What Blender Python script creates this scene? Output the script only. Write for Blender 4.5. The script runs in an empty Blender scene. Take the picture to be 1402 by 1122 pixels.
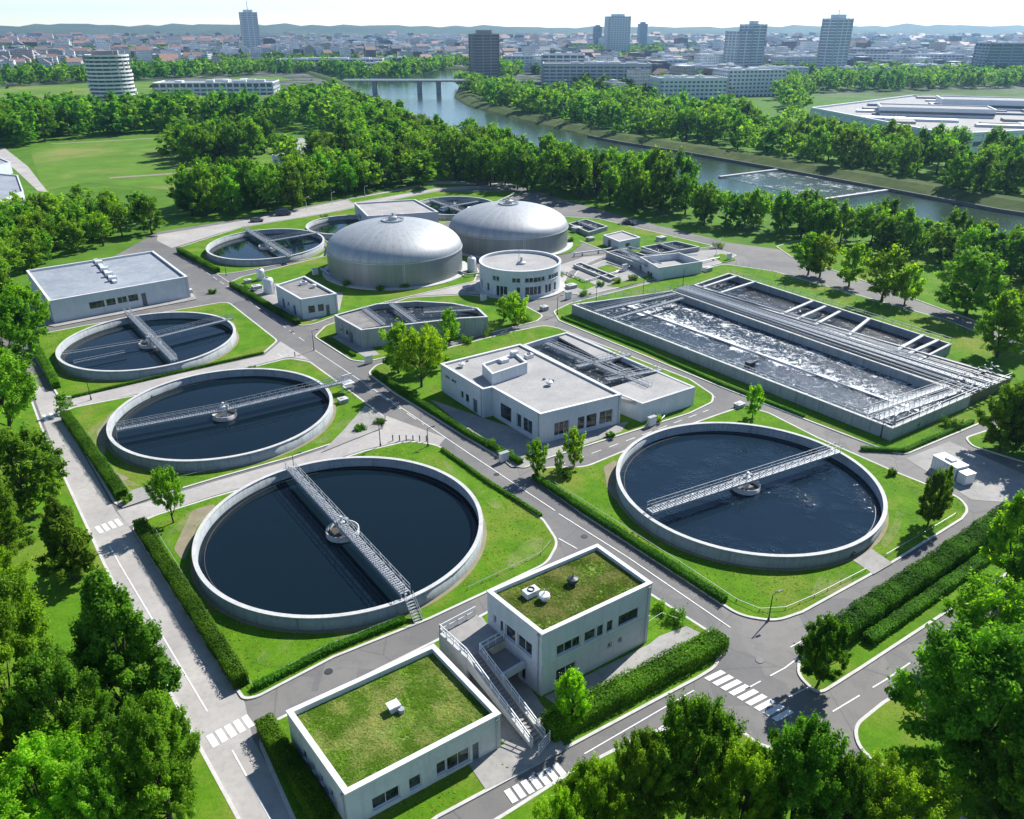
import bpy, math, random
import numpy as np
from mathutils import Vector, geometry

# ---------------------------------------------------------------- scene, camera, light
S = bpy.context.scene
COL = S.collection
rnd = random.Random(11)
PI = math.pi
FPX, HZ, CAM = 1100.0, 36.0, 60.0          # focal length in pixels of a 1402 wide frame, horizon row, camera height (m)
PITCH = math.atan((561 - HZ) / FPX)
CP, SP = math.cos(PITCH), math.sin(PITCH)

def G(u, v, z=0.0):
    """photo pixel -> world point on the level z"""
    x = (u - 701) / FPX; y = -(v - 561) / FPX
    dy = CP + y * SP; dz = -SP + y * CP
    t = (z - CAM) / dz
    return Vector((x * t, dy * t, z))

def PX(x, y, z=0.0):
    dz = z - CAM
    f = y * CP - dz * SP; up = y * SP + dz * CP
    return 701 + FPX * x / f, 561 - FPX * up / f

cam = bpy.data.cameras.new('camera'); co = bpy.data.objects.new('camera', cam); COL.objects.link(co)
cam.sensor_width = 36; cam.lens = 36 * FPX / 1402; cam.clip_start = 1; cam.clip_end = 40000
co.location = (0, 0, CAM); co.rotation_euler = (PI / 2 - PITCH, 0, 0)
S.camera = co
S.view_settings.view_transform = 'Standard'; S.view_settings.look = 'None'
S.view_settings.exposure = EXPOSURE = 0.76; S.view_settings.gamma = 1.0
S.cycles.use_denoising = True
S.cycles.max_bounces = 8; S.cycles.volume_bounces = 0; S.cycles.transparent_max_bounces = 8
S.cycles.caustics_reflective = False; S.cycles.caustics_refractive = False
S.cycles.sample_clamp_indirect = 6

SUN_AZ, SUN_EL = math.radians(48), math.radians(42)     # azimuth counted from +x towards +y
W = bpy.data.worlds.new('World'); S.world = W; W.use_nodes = True
nt = W.node_tree; sky = nt.nodes.new('ShaderNodeTexSky'); sky.sky_type = 'NISHITA'; sky.sun_disc = False
sky.sun_elevation = SUN_EL; sky.sun_rotation = PI / 2 - SUN_AZ
sky.air_density = 1.1; sky.dust_density = .0; sky.ozone_density = 2.5; sky.altitude = 2500
nt.links.new(sky.outputs[0], nt.nodes['Background'].inputs[0]); nt.nodes['Background'].inputs[1].default_value = 0.102
sl = bpy.data.lights.new('sun', 'SUN'); sl.energy = 5.0; sl.angle = math.radians(0.5); sl.color = (1, .97, .92)
so = bpy.data.objects.new('sun', sl); COL.objects.link(so)
sd = Vector((math.cos(SUN_AZ) * math.cos(SUN_EL), math.sin(SUN_AZ) * math.cos(SUN_EL), math.sin(SUN_EL)))
so.rotation_euler = sd.to_track_quat('Z', 'Y').to_euler()
so.location = (60, 60, 200)

# ---------------------------------------------------------------- materials
def newmat(name):
    m = bpy.data.materials.new(name); m.use_nodes = True
    return m, m.node_tree, m.node_tree.nodes['Principled BSDF']

def N(t, typ, **kw):
    n = t.nodes.new(typ)
    for k, v in kw.items(): setattr(n, k, v)
    return n

def val(t, x):
    n = t.nodes.new('ShaderNodeValue'); n.outputs[0].default_value = x; return n.outputs[0]

def setin(t, sock, x):
    if hasattr(x, 'is_output'): t.links.new(x, sock)
    else: sock.default_value = x

def math_(t, op, a, b=0.0, c=0.0, clamp=False):
    n = N(t, 'ShaderNodeMath', operation=op, use_clamp=clamp)
    for i, x in enumerate((a, b, c)): setin(t, n.inputs[i], x)
    return n.outputs[0]

def ramp(t, x, a, b):
    n = N(t, 'ShaderNodeMapRange'); n.clamp = True
    setin(t, n.inputs[0], x); n.inputs[1].default_value = a; n.inputs[2].default_value = b
    return n.outputs[0]

def noise(t, vec, scale, detail=4, rough=.55, dist=0.0):
    n = N(t, 'ShaderNodeTexNoise'); n.inputs['Scale'].default_value = scale; n.inputs['Detail'].default_value = detail
    n.inputs['Roughness'].default_value = rough; n.inputs['Distortion'].default_value = dist
    if vec is not None: t.links.new(vec, n.inputs['Vector'])
    return n.outputs['Fac']

def pos(t): return N(t, 'ShaderNodeNewGeometry').outputs['Position']

def mix(t, f, a, b, mode='MIX'):
    n = N(t, 'ShaderNodeMix', data_type='RGBA', blend_type=mode)
    setin(t, n.inputs[0], f)
    for i, x in ((6, a), (7, b)):
        if hasattr(x, 'is_output'): t.links.new(x, n.inputs[i])
        else: n.inputs[i].default_value = (*x, 1)
    return n.outputs[2]

def bump(t, b, h, strength=.3, dist=.05):
    n = N(t, 'ShaderNodeBump'); n.inputs['Strength'].default_value = strength; n.inputs['Distance'].default_value = dist
    t.links.new(h, n.inputs['Height']); t.links.new(n.outputs[0], b.inputs['Normal'])

def vscale(t, vec, s):
    n = N(t, 'ShaderNodeVectorMath', operation='MULTIPLY'); t.links.new(vec, n.inputs[0]); n.inputs[1].default_value = s
    return n.outputs[0]

def mottled(name, a, b, c=None, s1=.4, s2=6, rough=.85, bmp=.15, streak=0.0, metal=0.0):
    m, t, p = newmat(name); g = pos(t)
    f1 = ramp(t, noise(t, g, s1, 5), .35, .65)
    col = mix(t, f1, a, b)
    f2 = noise(t, g, s2, 5, .7)
    col = mix(t, math_(t, 'MULTIPLY', ramp(t, f2, .45, .75), .5), col, c or tuple(x * .6 for x in a))
    if streak:   # rain streaks running down walls
        st = ramp(t, noise(t, vscale(t, g, (1.4, 1.4, .12)), 1.6, 4), .5, .75)
        col = mix(t, math_(t, 'MULTIPLY', st, streak), col, tuple(x * .45 for x in a))
    t.links.new(col, p.inputs['Base Color']); p.inputs['Roughness'].default_value = rough
    p.inputs['Metallic'].default_value = metal
    if bmp: bump(t, p, f2, bmp, .03)
    return m

def plain(name, a, rough=.6, metal=0.0):
    m, t, p = newmat(name); g = pos(t)
    col = mix(t, ramp(t, noise(t, g, 1.7, 4), .3, .7), a, tuple(x * .8 for x in a))
    t.links.new(col, p.inputs['Base Color']); p.inputs['Roughness'].default_value = rough; p.inputs['Metallic'].default_value = metal
    return m

M = {}
M['wall'] = mottled('white_render', (.60, .625, .65), (.52, .55, .58), (.40, .42, .44), .35, 3, .8, .05, .22)
M['coping'] = mottled('white_coping', (.68, .68, .68), (.58, .58, .58), None, .8, 8, .6, .05)
M['concrete'] = mottled('tank_concrete', (.35, .38, .385), (.28, .31, .315), (.17, .185, .19), .35, 3, .85, .12, .8)
M['rim'] = mottled('pale_concrete_rim', (.52, .52, .50), (.42, .42, .405), (.25, .25, .24), .5, 2.5, .8, .1)
M['paving'] = mottled('pale_concrete_paving', (.34, .325, .30), (.25, .24, .225), (.16, .155, .145), .2, 1.4, .9, .15)
M['slab_roof'] = mottled('gravel_roof', (.36, .35, .33), (.285, .275, .265), (.17, .17, .17), .22, 2.2, .9, .2)
M['roof_blue'] = mottled('grey_membrane_roof', (.185, .215, .245), (.26, .285, .31), (.40, .41, .42), .14, .7, .85, .03)
M['roof_dark'] = mottled('weathered_roof', (.17, .16, .15), (.24, .23, .21), (.09, .09, .09), .6, 5, .9, .2)
M['kerb'] = mottled('kerb_stone', (.56, .54, .50), (.46, .44, .41), (.30, .29, .27), .7, 4, .9, .1)
M['metal'] = plain('galvanised_metal', (.40, .42, .435), .45, .3)
M['white_metal'] = plain('white_painted_metal', (.72, .73, .74), .4, .1)
M['dark_metal'] = plain('dark_metal', (.05, .055, .06), .5, .3)
M['pipe'] = plain('pale_pipe', (.46, .48, .49), .42, .3)
M['black'] = plain('dark_rubber', (.02, .02, .022), .7)
M['paint'] = mottled('road_paint', (.78, .77, .74), (.62, .61, .58), (.35, .35, .34), 1.2, 5, .8, .05)
M['door'] = plain('grey_door', (.12, .14, .16), .5)
M['bark'] = mottled('bark', (.07, .055, .04), (.045, .035, .028), None, 3, 14, .95, .5)
M['sludge_and_deck'] = mottled('dark_sludge_and_deck', (.035, .032, .028), (.06, .055, .048), (.11, .10, .09), .5, 2.5, .5, .3)

def asphalt():
    m, t, p = newmat('asphalt'); g = pos(t)
    col = mix(t, ramp(t, noise(t, g, .045, 4), .4, .62), (.116, .110, .103), (.172, .161, .145))
    col = mix(t, math_(t, 'MULTIPLY', ramp(t, noise(t, g, .5, 6, .65, 1.0), .48, .72), .6), col, (.085, .085, .087))
    vc = N(t, 'ShaderNodeTexVoronoi', feature='F1', distance='CHEBYCHEV'); vc.inputs['Scale'].default_value = .16
    t.links.new(vscale(t, g, (1, 1, 0)), vc.inputs['Vector'])
    sc_ = N(t, 'ShaderNodeSeparateColor'); t.links.new(vc.outputs['Color'], sc_.inputs[0]); pt = sc_.outputs[0]
    col = mix(t, math_(t, 'MULTIPLY', ramp(t, pt, .5, .9), .55), col, (.08, .08, .082))
    vo = N(t, 'ShaderNodeTexVoronoi', feature='DISTANCE_TO_EDGE'); vo.inputs['Scale'].default_value = .11
    t.links.new(vscale(t, g, (1, 1, 0)), vo.inputs['Vector'])
    crack = ramp(t, vo.outputs['Distance'], .012, .0)
    col = mix(t, math_(t, 'MULTIPLY', crack, .6), col, (.06, .06, .06))
    f = noise(t, g, 14, 4, .8)
    col = mix(t, math_(t, 'MULTIPLY', ramp(t, f, .4, .8), .4), col, (.27, .265, .26))
    t.links.new(col, p.inputs['Base Color']); p.inputs['Roughness'].default_value = .85
    bump(t, p, f, .25, .02)
    return m
M['asphalt'] = asphalt()
M['road_pale'] = mottled('worn_concrete_road', (.40, .375, .345), (.31, .29, .27), (.20, .19, .18), .12, 1.1, .9, .15)

def grass(name, a, b, dry, dryamt, s=.05, lo=.49, hi=.66):
    m, t, p = newmat(name); g = pos(t)
    col = mix(t, ramp(t, noise(t, g, s * 6, 5, .6), .35, .68), a, b)
    col = mix(t, math_(t, 'MULTIPLY', ramp(t, noise(t, g, s * 1.6, 5, .6, .6), lo, hi), dryamt), col, dry)
    f = noise(t, g, 3.5, 6, .8)
    col = mix(t, math_(t, 'MULTIPLY', ramp(t, f, .42, .75), .7), col, tuple(x * .45 for x in a))
    fine = noise(t, g, 16, 3, .8)
    col = mix(t, math_(t, 'MULTIPLY', ramp(t, fine, .5, .8), .35), col, tuple(min(1, x * 1.6) for x in b))
    t.links.new(col, p.inputs['Base Color']); p.inputs['Roughness'].default_value = .95
    p.inputs['Specular IOR Level'].default_value = .15
    bump(t, p, f, .6, .12)
    return m
M['lawn'] = grass('lawn_grass', (.060, .160, .005), (.112, .240, .007), (.225, .225, .045), .75)
M['worn'] = grass('worn_lawn', (.060, .160, .005), (.112, .240, .007), (.27, .235, .12), .9, .05, .44, .64)
M['field'] = grass('field_grass', (.075, .165, .015), (.125, .235, .022), (.26, .245, .08), .8, .012)
M['roofgrass'] = grass('roof_sedum', (.085, .175, .012), (.150, .260, .02), (.30, .30, .13), .5, .22)

def ground_mat():
    m, t, p = newmat('ground_cover'); g = pos(t)
    sx = N(t, 'ShaderNodeSeparateXYZ'); t.links.new(g, sx.inputs[0])
    gr = mix(t, ramp(t, noise(t, g, .12, 5), .35, .7), (.058, .14, .010), (.095, .20, .014))
    f = noise(t, g, 1.6, 6, .75)
    gr = mix(t, math_(t, 'MULTIPLY', ramp(t, f, .45, .75), .5), gr, (.04, .08, .01))
    ur = mix(t, ramp(t, noise(t, g, .02, 5, .7), .42, .58), (.15, .15, .145), (.035, .06, .022))
    ur = mix(t, ramp(t, noise(t, g, .0035, 4, .6), .56, .64), ur, (.045, .075, .02))
    far = ramp(t, math_(t, 'ADD', sx.outputs[1], math_(t, 'MULTIPLY', noise(t, g, .006, 3), 300)), 900, 1080)
    t.links.new(mix(t, far, gr, ur), p.inputs['Base Color']); p.inputs['Roughness'].default_value = .95
    p.inputs['Specular IOR Level'].default_value = .15
    bump(t, p, f, .5, .15)
    return m
M['ground'] = ground_mat()

def water(name, base, rough, s, strength, dist=.05, s2=None, spec=.5):
    m, t, p = newmat(name); g = pos(t)
    p.inputs['Base Color'].default_value = (*base, 1); p.inputs['Roughness'].default_value = rough
    p.inputs['IOR'].default_value = 1.33; p.inputs['Specular IOR Level'].default_value = spec
    h = noise(t, g, s, 4, .6, .4)
    if s2: h = math_(t, 'ADD', h, math_(t, 'MULTIPLY', noise(t, g, s2, 3, .7), .8))
    bump(t, p, h, strength, dist)
    return m
def glint_water():
    m, t, p = newmat('rippled_dark_water'); g = pos(t)
    p.inputs['Base Color'].default_value = (.008, .018, .030, 1); p.inputs['Roughness'].default_value = .03
    p.inputs['IOR'].default_value = 1.33; p.inputs['Specular IOR Level'].default_value = .35
    k = ramp(t, noise(t, g, .13, 3), .46, .62)
    sp = math_(t, 'MULTIPLY', noise(t, g, 2.8, 1, .5), k)
    h = math_(t, 'ADD', math_(t, 'MULTIPLY', noise(t, g, .9, 3), .02), math_(t, 'MULTIPLY', sp, .13))
    bump(t, p, h, 1.0, 1.0)
    return m
M['tankwater'] = water('still_dark_water', (.004, .011, .017), .04, .8, .08, .02, None, .24)
M['ripplewater'] = glint_water()
M['river'] = water('river_water', (.030, .050, .036), .10, .25, .30, .2, 1.6)
M['weirwater'] = water('broken_river_water', (.22, .24, .25), .15, .9, .9, .5, 4.0)

def foam_mat(name, ax, origin, lines, base, lo=.50, hi=.64, k_=1.0):
    """aerated water: foam thickest along the diffuser lines (distance across the basin in metres)"""
    m, t, p = newmat(name); g = pos(t)
    s1 = N(t, 'ShaderNodeVectorMath', operation='SUBTRACT'); t.links.new(g, s1.inputs[0]); s1.inputs[1].default_value = origin
    d = N(t, 'ShaderNodeVectorMath', operation='DOT_PRODUCT'); t.links.new(s1.outputs[0], d.inputs[0]); d.inputs[1].default_value = ax
    w = math_(t, 'ADD', d.outputs['Value'], math_(t, 'MULTIPLY', math_(t, 'SUBTRACT', noise(t, g, .22, 4), .5), 7.0))
    tot = None
    for c, s, a in lines:
        k = math_(t, 'DIVIDE', math_(t, 'SUBTRACT', w, c), s)
        e = math_(t, 'MULTIPLY', math_(t, 'POWER', 2.718, math_(t, 'MULTIPLY', math_(t, 'MULTIPLY', k, k), -1.0)), a)
        tot = e if tot is None else math_(t, 'ADD', tot, e)
    n1 = noise(t, g, .55 * k_, 8, .72, 1.6); n2 = noise(t, g, 2.6 * k_, 5, .75, .8)
    f = math_(t, 'ADD', math_(t, 'ADD', math_(t, 'MULTIPLY', n1, .62), math_(t, 'MULTIPLY', n2, .38)), tot)
    fm = ramp(t, f, lo, hi)
    col = mix(t, fm, base, (.80, .82, .82))
    t.links.new(col, p.inputs['Base Color'])
    t.links.new(math_(t, 'ADD', math_(t, 'MULTIPLY', fm, .6), .12), p.inputs['Roughness'])
    p.inputs['IOR'].default_value = 1.33
    bump(t, p, math_(t, 'ADD', n2, math_(t, 'MULTIPLY', fm, .6)), .8, .15)
    return m

def glass_mat():
    m, t, p = newmat('window_glass'); g = pos(t)
    col = mix(t, ramp(t, noise(t, g, 1.1, 2), .42, .62), (.012, .018, .022), (.07, .08, .085))
    t.links.new(col, p.inputs['Base Color']); p.inputs['Roughness'].default_value = .06
    p.inputs['Specular IOR Level'].default_value = .7
    return m
M['glass'] = glass_mat()

def leaf_mat(name, dark, light, trans=.5):
    m, t, p = newmat(name)
    a = N(t, 'ShaderNodeAttribute', attribute_name='tint'); a.attribute_type = 'GEOMETRY'
    oi = N(t, 'ShaderNodeObjectInfo')
    col = mix(t, a.outputs['Fac'], dark, light)
    hs = N(t, 'ShaderNodeHueSaturation')
    t.links.new(math_(t, 'ADD', .482, math_(t, 'MULTIPLY', oi.outputs['Random'], .036)), hs.inputs['Hue'])
    r2 = math_(t, 'FRACT', math_(t, 'MULTIPLY', oi.outputs['Random'], 7.31))
    t.links.new(math_(t, 'ADD', .72, math_(t, 'MULTIPLY', r2, .56)), hs.inputs['Value'])
    t.links.new(col, hs.inputs['Color'])
    p.inputs['Roughness'].default_value = .7; p.inputs['Specular IOR Level'].default_value = .10
    t.links.new(hs.outputs[0], p.inputs['Base Color'])
    tr = N(t, 'ShaderNodeBsdfTranslucent')
    tc = mix(t, 1.0, hs.outputs[0], (1.6, 1.7, .5), 'MULTIPLY')
    t.links.new(tc, tr.inputs[0])
    ms = N(t, 'ShaderNodeMixShader'); ms.inputs[0].default_value = trans
    t.links.new(p.outputs[0], ms.inputs[1]); t.links.new(tr.outputs[0], ms.inputs[2])
    t.links.new(ms.outputs[0], t.nodes['Material Output'].inputs[0])
    return m
M['leaf_dark'] = leaf_mat('leaves_dark', (.048, .125, .009), (.170, .315, .024))
M['leaf_mid'] = leaf_mat('leaves_mid', (.066, .158, .009), (.205, .375, .026))
M['leaf_light'] = leaf_mat('leaves_light', (.115, .235, .008), (.330, .500, .03), .58)
M['hedge'] = leaf_mat('hedge_leaves', (.040, .120, .008), (.130, .290, .018), .45)

def dome_mat(name, ca_, cb_, ro_):
    m, t, p = newmat(name)
    tc = N(t, 'ShaderNodeTexCoord'); sx = N(t, 'ShaderNodeSeparateXYZ'); t.links.new(tc.outputs['Object'], sx.inputs[0])
    an = math_(t, 'ARCTAN2', sx.outputs[1], sx.outputs[0])
    fr = math_(t, 'FRACT', math_(t, 'MULTIPLY', an, 52 / (2 * PI)))
    seam = ramp(t, math_(t, 'ABSOLUTE', math_(t, 'SUBTRACT', fr, .5)), .43, .5)
    pid = math_(t, 'FLOOR', math_(t, 'MULTIPLY', an, 52 / (2 * PI)))
    wn = N(t, 'ShaderNodeTexWhiteNoise', noise_dimensions='1D'); t.links.new(pid, wn.inputs['W'])
    col = mix(t, wn.outputs['Value'], ca_, cb_)
    st = ramp(t, noise(t, vscale(t, tc.outputs['Object'], (1, 1, .12)), .9, 5), .5, .8)
    col = mix(t, math_(t, 'MULTIPLY', st, .55), col, (.19, .20, .20))
    col = mix(t, math_(t, 'MULTIPLY', seam, .4), col, (.15, .165, .18))
    t.links.new(col, p.inputs['Base Color']); p.inputs['Metallic'].default_value = .4; p.inputs['Roughness'].default_value = ro_
    bump(t, p, seam, .25, .03)
    return m
M['dome'] = dome_mat('dome_cladding', (.35, .365, .37), (.385, .40, .405), .58)
M['drum'] = dome_mat('drum_cladding', (.20, .225, .235), (.235, .26, .27), .45)

def city_mat():
    """distant facades: wall colour from the mesh, rows of dark windows following each wall"""
    m, t, p = newmat('city_facade')
    a = N(t, 'ShaderNodeAttribute', attribute_name='Col')
    ge = N(t, 'ShaderNodeNewGeometry')
    cr = N(t, 'ShaderNodeVectorMath', operation='CROSS_PRODUCT'); t.links.new(ge.outputs['Normal'], cr.inputs[0]); cr.inputs[1].default_value = (0, 0, 1)
    d = N(t, 'ShaderNodeVectorMath', operation='DOT_PRODUCT'); t.links.new(cr.outputs[0], d.inputs[0]); t.links.new(ge.outputs['Position'], d.inputs[1])
    sx = N(t, 'ShaderNodeSeparateXYZ'); t.links.new(ge.outputs['Position'], sx.inputs[0])
    sn = N(t, 'ShaderNodeSeparateXYZ'); t.links.new(ge.outputs['Normal'], sn.inputs[0])
    fh = math_(t, 'FRACT', math_(t, 'DIVIDE', d.outputs['Value'], 3.1)); fz = math_(t, 'FRACT', math_(t, 'DIVIDE', sx.outputs[2], 3.2))
    w = math_(t, 'MULTIPLY', math_(t, 'LESS_THAN', math_(t, 'ABSOLUTE', math_(t, 'SUBTRACT', fh, .5)), .29),
              math_(t, 'LESS_THAN', math_(t, 'ABSOLUTE', math_(t, 'SUBTRACT', fz, .55)), .25))
    w = math_(t, 'MULTIPLY', w, math_(t, 'LESS_THAN', math_(t, 'ABSOLUTE', sn.outputs[2]), .3))
    nz = noise(t, ge.outputs['Position'], .35, 4)
    base = mix(t, math_(t, 'MULTIPLY', ramp(t, nz, .45, .7), .35), a.outputs['Color'], (.12, .12, .12))
    t.links.new(mix(t, math_(t, 'MULTIPLY', w, .48), base, (.035, .045, .055)), p.inputs['Base Color'])
    t.links.new(math_(t, 'SUBTRACT', .75, math_(t, 'MULTIPLY', w, .5)), p.inputs['Roughness'])
    return m
M['city'] = city_mat()
# ---------------------------------------------------------------- mesh and object helpers
ORG = {}
def arc(c, r, n, a0=0.0, a1=2 * PI, close=False):
    return [(c[0] + r * math.cos(a0 + (a1 - a0) * i / n), c[1] + r * math.sin(a0 + (a1 - a0) * i / n)) for i in range(n + (1 if close else 0))]

def area(p): return .5 * sum(p[i - 1][0] * p[i][1] - p[i][0] * p[i - 1][1] for i in range(len(p)))
def ccw(p):
    p = [(q[0], q[1]) for q in p]
    return p if area(p) > 0 else p[::-1]

def inset(p, d):
    """offset a counter-clockwise outline inwards by d"""
    n = len(p); out = []
    for i in range(n):
        a, b, c = Vector(p[i - 1][:2]), Vector(p[i][:2]), Vector(p[(i + 1) % n][:2])
        e1 = (b - a); e2 = (c - b)
        if e1.length < 1e-6: e1 = e2
        if e2.length < 1e-6: e2 = e1
        n1 = Vector((-e1.y, e1.x)).normalized(); n2 = Vector((-e2.y, e2.x)).normalized()
        k = 1 + n1.dot(n2)
        o = (n1 + n2) / max(k, .35)
        out.append((b.x + o.x * d, b.y + o.y * d))
    return out

def fillet(p, r, n=6):
    """round the corners of an outline"""
    out = []; m = len(p)
    for i in range(m):
        a, b, c = Vector(p[i - 1][:2]), Vector(p[i][:2]), Vector(p[(i + 1) % m][:2])
        u = a - b; w = c - b; lu, lw = u.length, w.length; u.normalize(); w.normalize()
        ang = math.acos(max(-1, min(1, u.dot(w))))
        if ang > 2.9: out.append((b.x, b.y)); continue
        t = min(r / math.tan(ang / 2), lu * .48, lw * .48)
        p0, p1 = b + u * t, b + w * t
        for k in range(n + 1):
            s = k / n
            q = p0 * (1 - s) ** 2 + b * 2 * s * (1 - s) + p1 * s * s
            out.append((q.x, q.y))
    return out

class MB:
    def __init__(s): s.v = []; s.f = []
    def add(s, vs, fs):
        o = len(s.v); s.v += [tuple(x) for x in vs]; s.f += [tuple(i + o for i in f) for f in fs]
    def poly(s, p, z): s.add([(q[0], q[1], z) for q in p], [tuple(range(len(p)))])
    def prism(s, p, z0, z1, top=True, bottom=False):
        p = ccw(p); n = len(p)
        fs = [(i, (i + 1) % n, n + (i + 1) % n, n + i) for i in range(n)]
        if top: fs.append(tuple(range(n, 2 * n)))
        if bottom: fs.append(tuple(range(n - 1, -1, -1)))
        s.add([(q[0], q[1], z0) for q in p] + [(q[0], q[1], z1) for q in p], fs)
    def box(s, c, sz, rz=0.0):
        ca, sa = math.cos(rz), math.sin(rz); hx, hy, hz = (k / 2 for k in sz)
        vs = [(c[0] + x * ca - y * sa, c[1] + x * sa + y * ca, c[2] + z) for z in (-hz, hz) for x, y in ((-hx, -hy), (hx, -hy), (hx, hy), (-hx, hy))]
        s.add(vs, [(3, 2, 1, 0), (4, 5, 6, 7), (0, 1, 5, 4), (1, 2, 6, 5), (2, 3, 7, 6), (3, 0, 4, 7)])
    def beam(s, a, b, w, h):
        a, b = Vector(a), Vector(b); d = (b - a).normalized()
        sd_ = d.cross(Vector((0, 0, 1)))
        if sd_.length < 1e-4: sd_ = Vector((1, 0, 0))
        sd_.normalize(); up = sd_.cross(d) * (h / 2); sd_ = sd_ * (w / 2)
        vs = [q + i * sd_ + j * up for q in (a, b) for i, j in ((-1, -1), (1, -1), (1, 1), (-1, 1))]
        s.add(vs, [(0, 1, 2, 3), (7, 6, 5, 4), (0, 4, 5, 1), (1, 5, 6, 2), (2, 6, 7, 3), (3, 7, 4, 0)])
    def tube(s, a, b, r, n=6, r2=None, cap=True):
        a, b = Vector(a), Vector(b); d = (b - a).normalized()
        x = d.orthogonal().normalized(); y = d.cross(x); r2 = r if r2 is None else r2
        vs = [q + (x * math.cos(2 * PI * i / n) + y * math.sin(2 * PI * i / n)) * k for q, k in ((a, r), (b, r2)) for i in range(n)]
        fs = [(i, (i + 1) % n, n + (i + 1) % n, n + i) for i in range(n)]
        if cap: fs += [tuple(range(n - 1, -1, -1)), tuple(range(n, 2 * n))]
        s.add(vs, fs)
    def path(s, pts, r, n=6):
        for i in range(len(pts) - 1): s.tube(pts[i], pts[i + 1], r, n)
    def lathe(s, c, prof, n=48, closed=False):
        k = len(prof); vs = [(c[0] + r * math.cos(2 * PI * i / n), c[1] + r * math.sin(2 * PI * i / n), z) for i in range(n) for r, z in prof]
        fs = []
        for i in range(n):
            j = (i + 1) % n
            for q in range(k if closed else k - 1):
                q2 = (q + 1) % k
                fs.append((i * k + q, j * k + q, j * k + q2, i * k + q2))
        s.add(vs, fs)
    def ringwall(s, outer, inner, z0, z1):
        """wall standing between two outlines of equal length, z1 may be the coping level"""
        n = len(outer)
        vs = [(q[0], q[1], z) for q, z in [(o, z0) for o in outer] + [(o, z1) for o in outer] + [(o, z1) for o in inner] + [(o, z0) for o in inner]]
        fs = []
        for i in range(n):
            j = (i + 1) % n
            for k in range(3): fs.append((k * n + i, k * n + j, (k + 1) * n + j, (k + 1) * n + i))
        s.add(vs, fs)
    def build(s, name, mat, parent=None, smooth=False):
        org = ORG[parent.name] if parent is not None else Vector((0, 0, 0))
        if parent is None and s.v:
            a = np.array(s.v); lo, hi = a.min(0), a.max(0); org = Vector(((lo[0] + hi[0]) / 2, (lo[1] + hi[1]) / 2, lo[2]))
        me = bpy.data.meshes.new(name)
        me.from_pydata([(x - org.x, y - org.y, z - org.z) for x, y, z in s.v], [], s.f)
        if smooth: me.polygons.foreach_set('use_smooth', [True] * len(me.polygons))
        me.materials.append(M[mat] if isinstance(mat, str) else mat); me.update()
        o = bpy.data.objects.new(name, me); COL.objects.link(o)
        ORG[o.name] = org
        if parent is not None: o.parent = parent
        else: o.location = org
        return o

def tag(o, label, cat, group=None):
    o['label'] = label; o['category'] = cat
    if group: o['group'] = group
    return o
def thing(name, label, cat, loc, group=None):
    o = bpy.data.objects.new(name, None); COL.objects.link(o); o.empty_display_size = .5
    o.location = loc; ORG[o.name] = Vector(loc)
    return tag(o, label, cat, group)
def struct(o, kind='structure'):
    o['kind'] = kind; return o

def w2(pts, z=0.0): return [tuple(G(u, v, z)[:2]) for u, v in pts]

# facade with real openings; windows come back as panes and frames
def facade(mb, p0, p1, z0, z1, ops, depth=.22):
    p0, p1 = Vector(p0[:2]), Vector(p1[:2]); L = (p1 - p0).length; d = (p1 - p0) / L
    inn = Vector((-d.y, d.x)) * depth          # inwards for a counter-clockwise outline
    xs = sorted({0.0, L, *[o[0] * L for o in ops], *[o[1] * L for o in ops]})
    zs = sorted({z0, z1, *[o[2] for o in ops], *[o[3] for o in ops]})
    P = lambda x, z, k=0: (*(p0 + d * x + inn * k), z)
    for i in range(len(xs) - 1):
        for j in range(len(zs) - 1):
            cx, cz = (xs[i] + xs[i + 1]) / 2, (zs[j] + zs[j + 1]) / 2
            if any(o[0] * L < cx < o[1] * L and o[2] < cz < o[3] for o in ops): continue
            mb.add([P(xs[i], zs[j]), P(xs[i + 1], zs[j]), P(xs[i + 1], zs[j + 1]), P(xs[i], zs[j + 1])], [(0, 1, 2, 3)])
    for o in ops:
        a, b, c, e = o[0] * L, o[1] * L, o[2], o[3]
        mb.add([P(a, c), P(b, c), P(b, e), P(a, e), P(a, c, 1), P(b, c, 1), P(b, e, 1), P(a, e, 1)],
               [(0, 4, 5, 1), (1, 5, 6, 2), (2, 6, 7, 3), (3, 7, 4, 0)])

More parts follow.
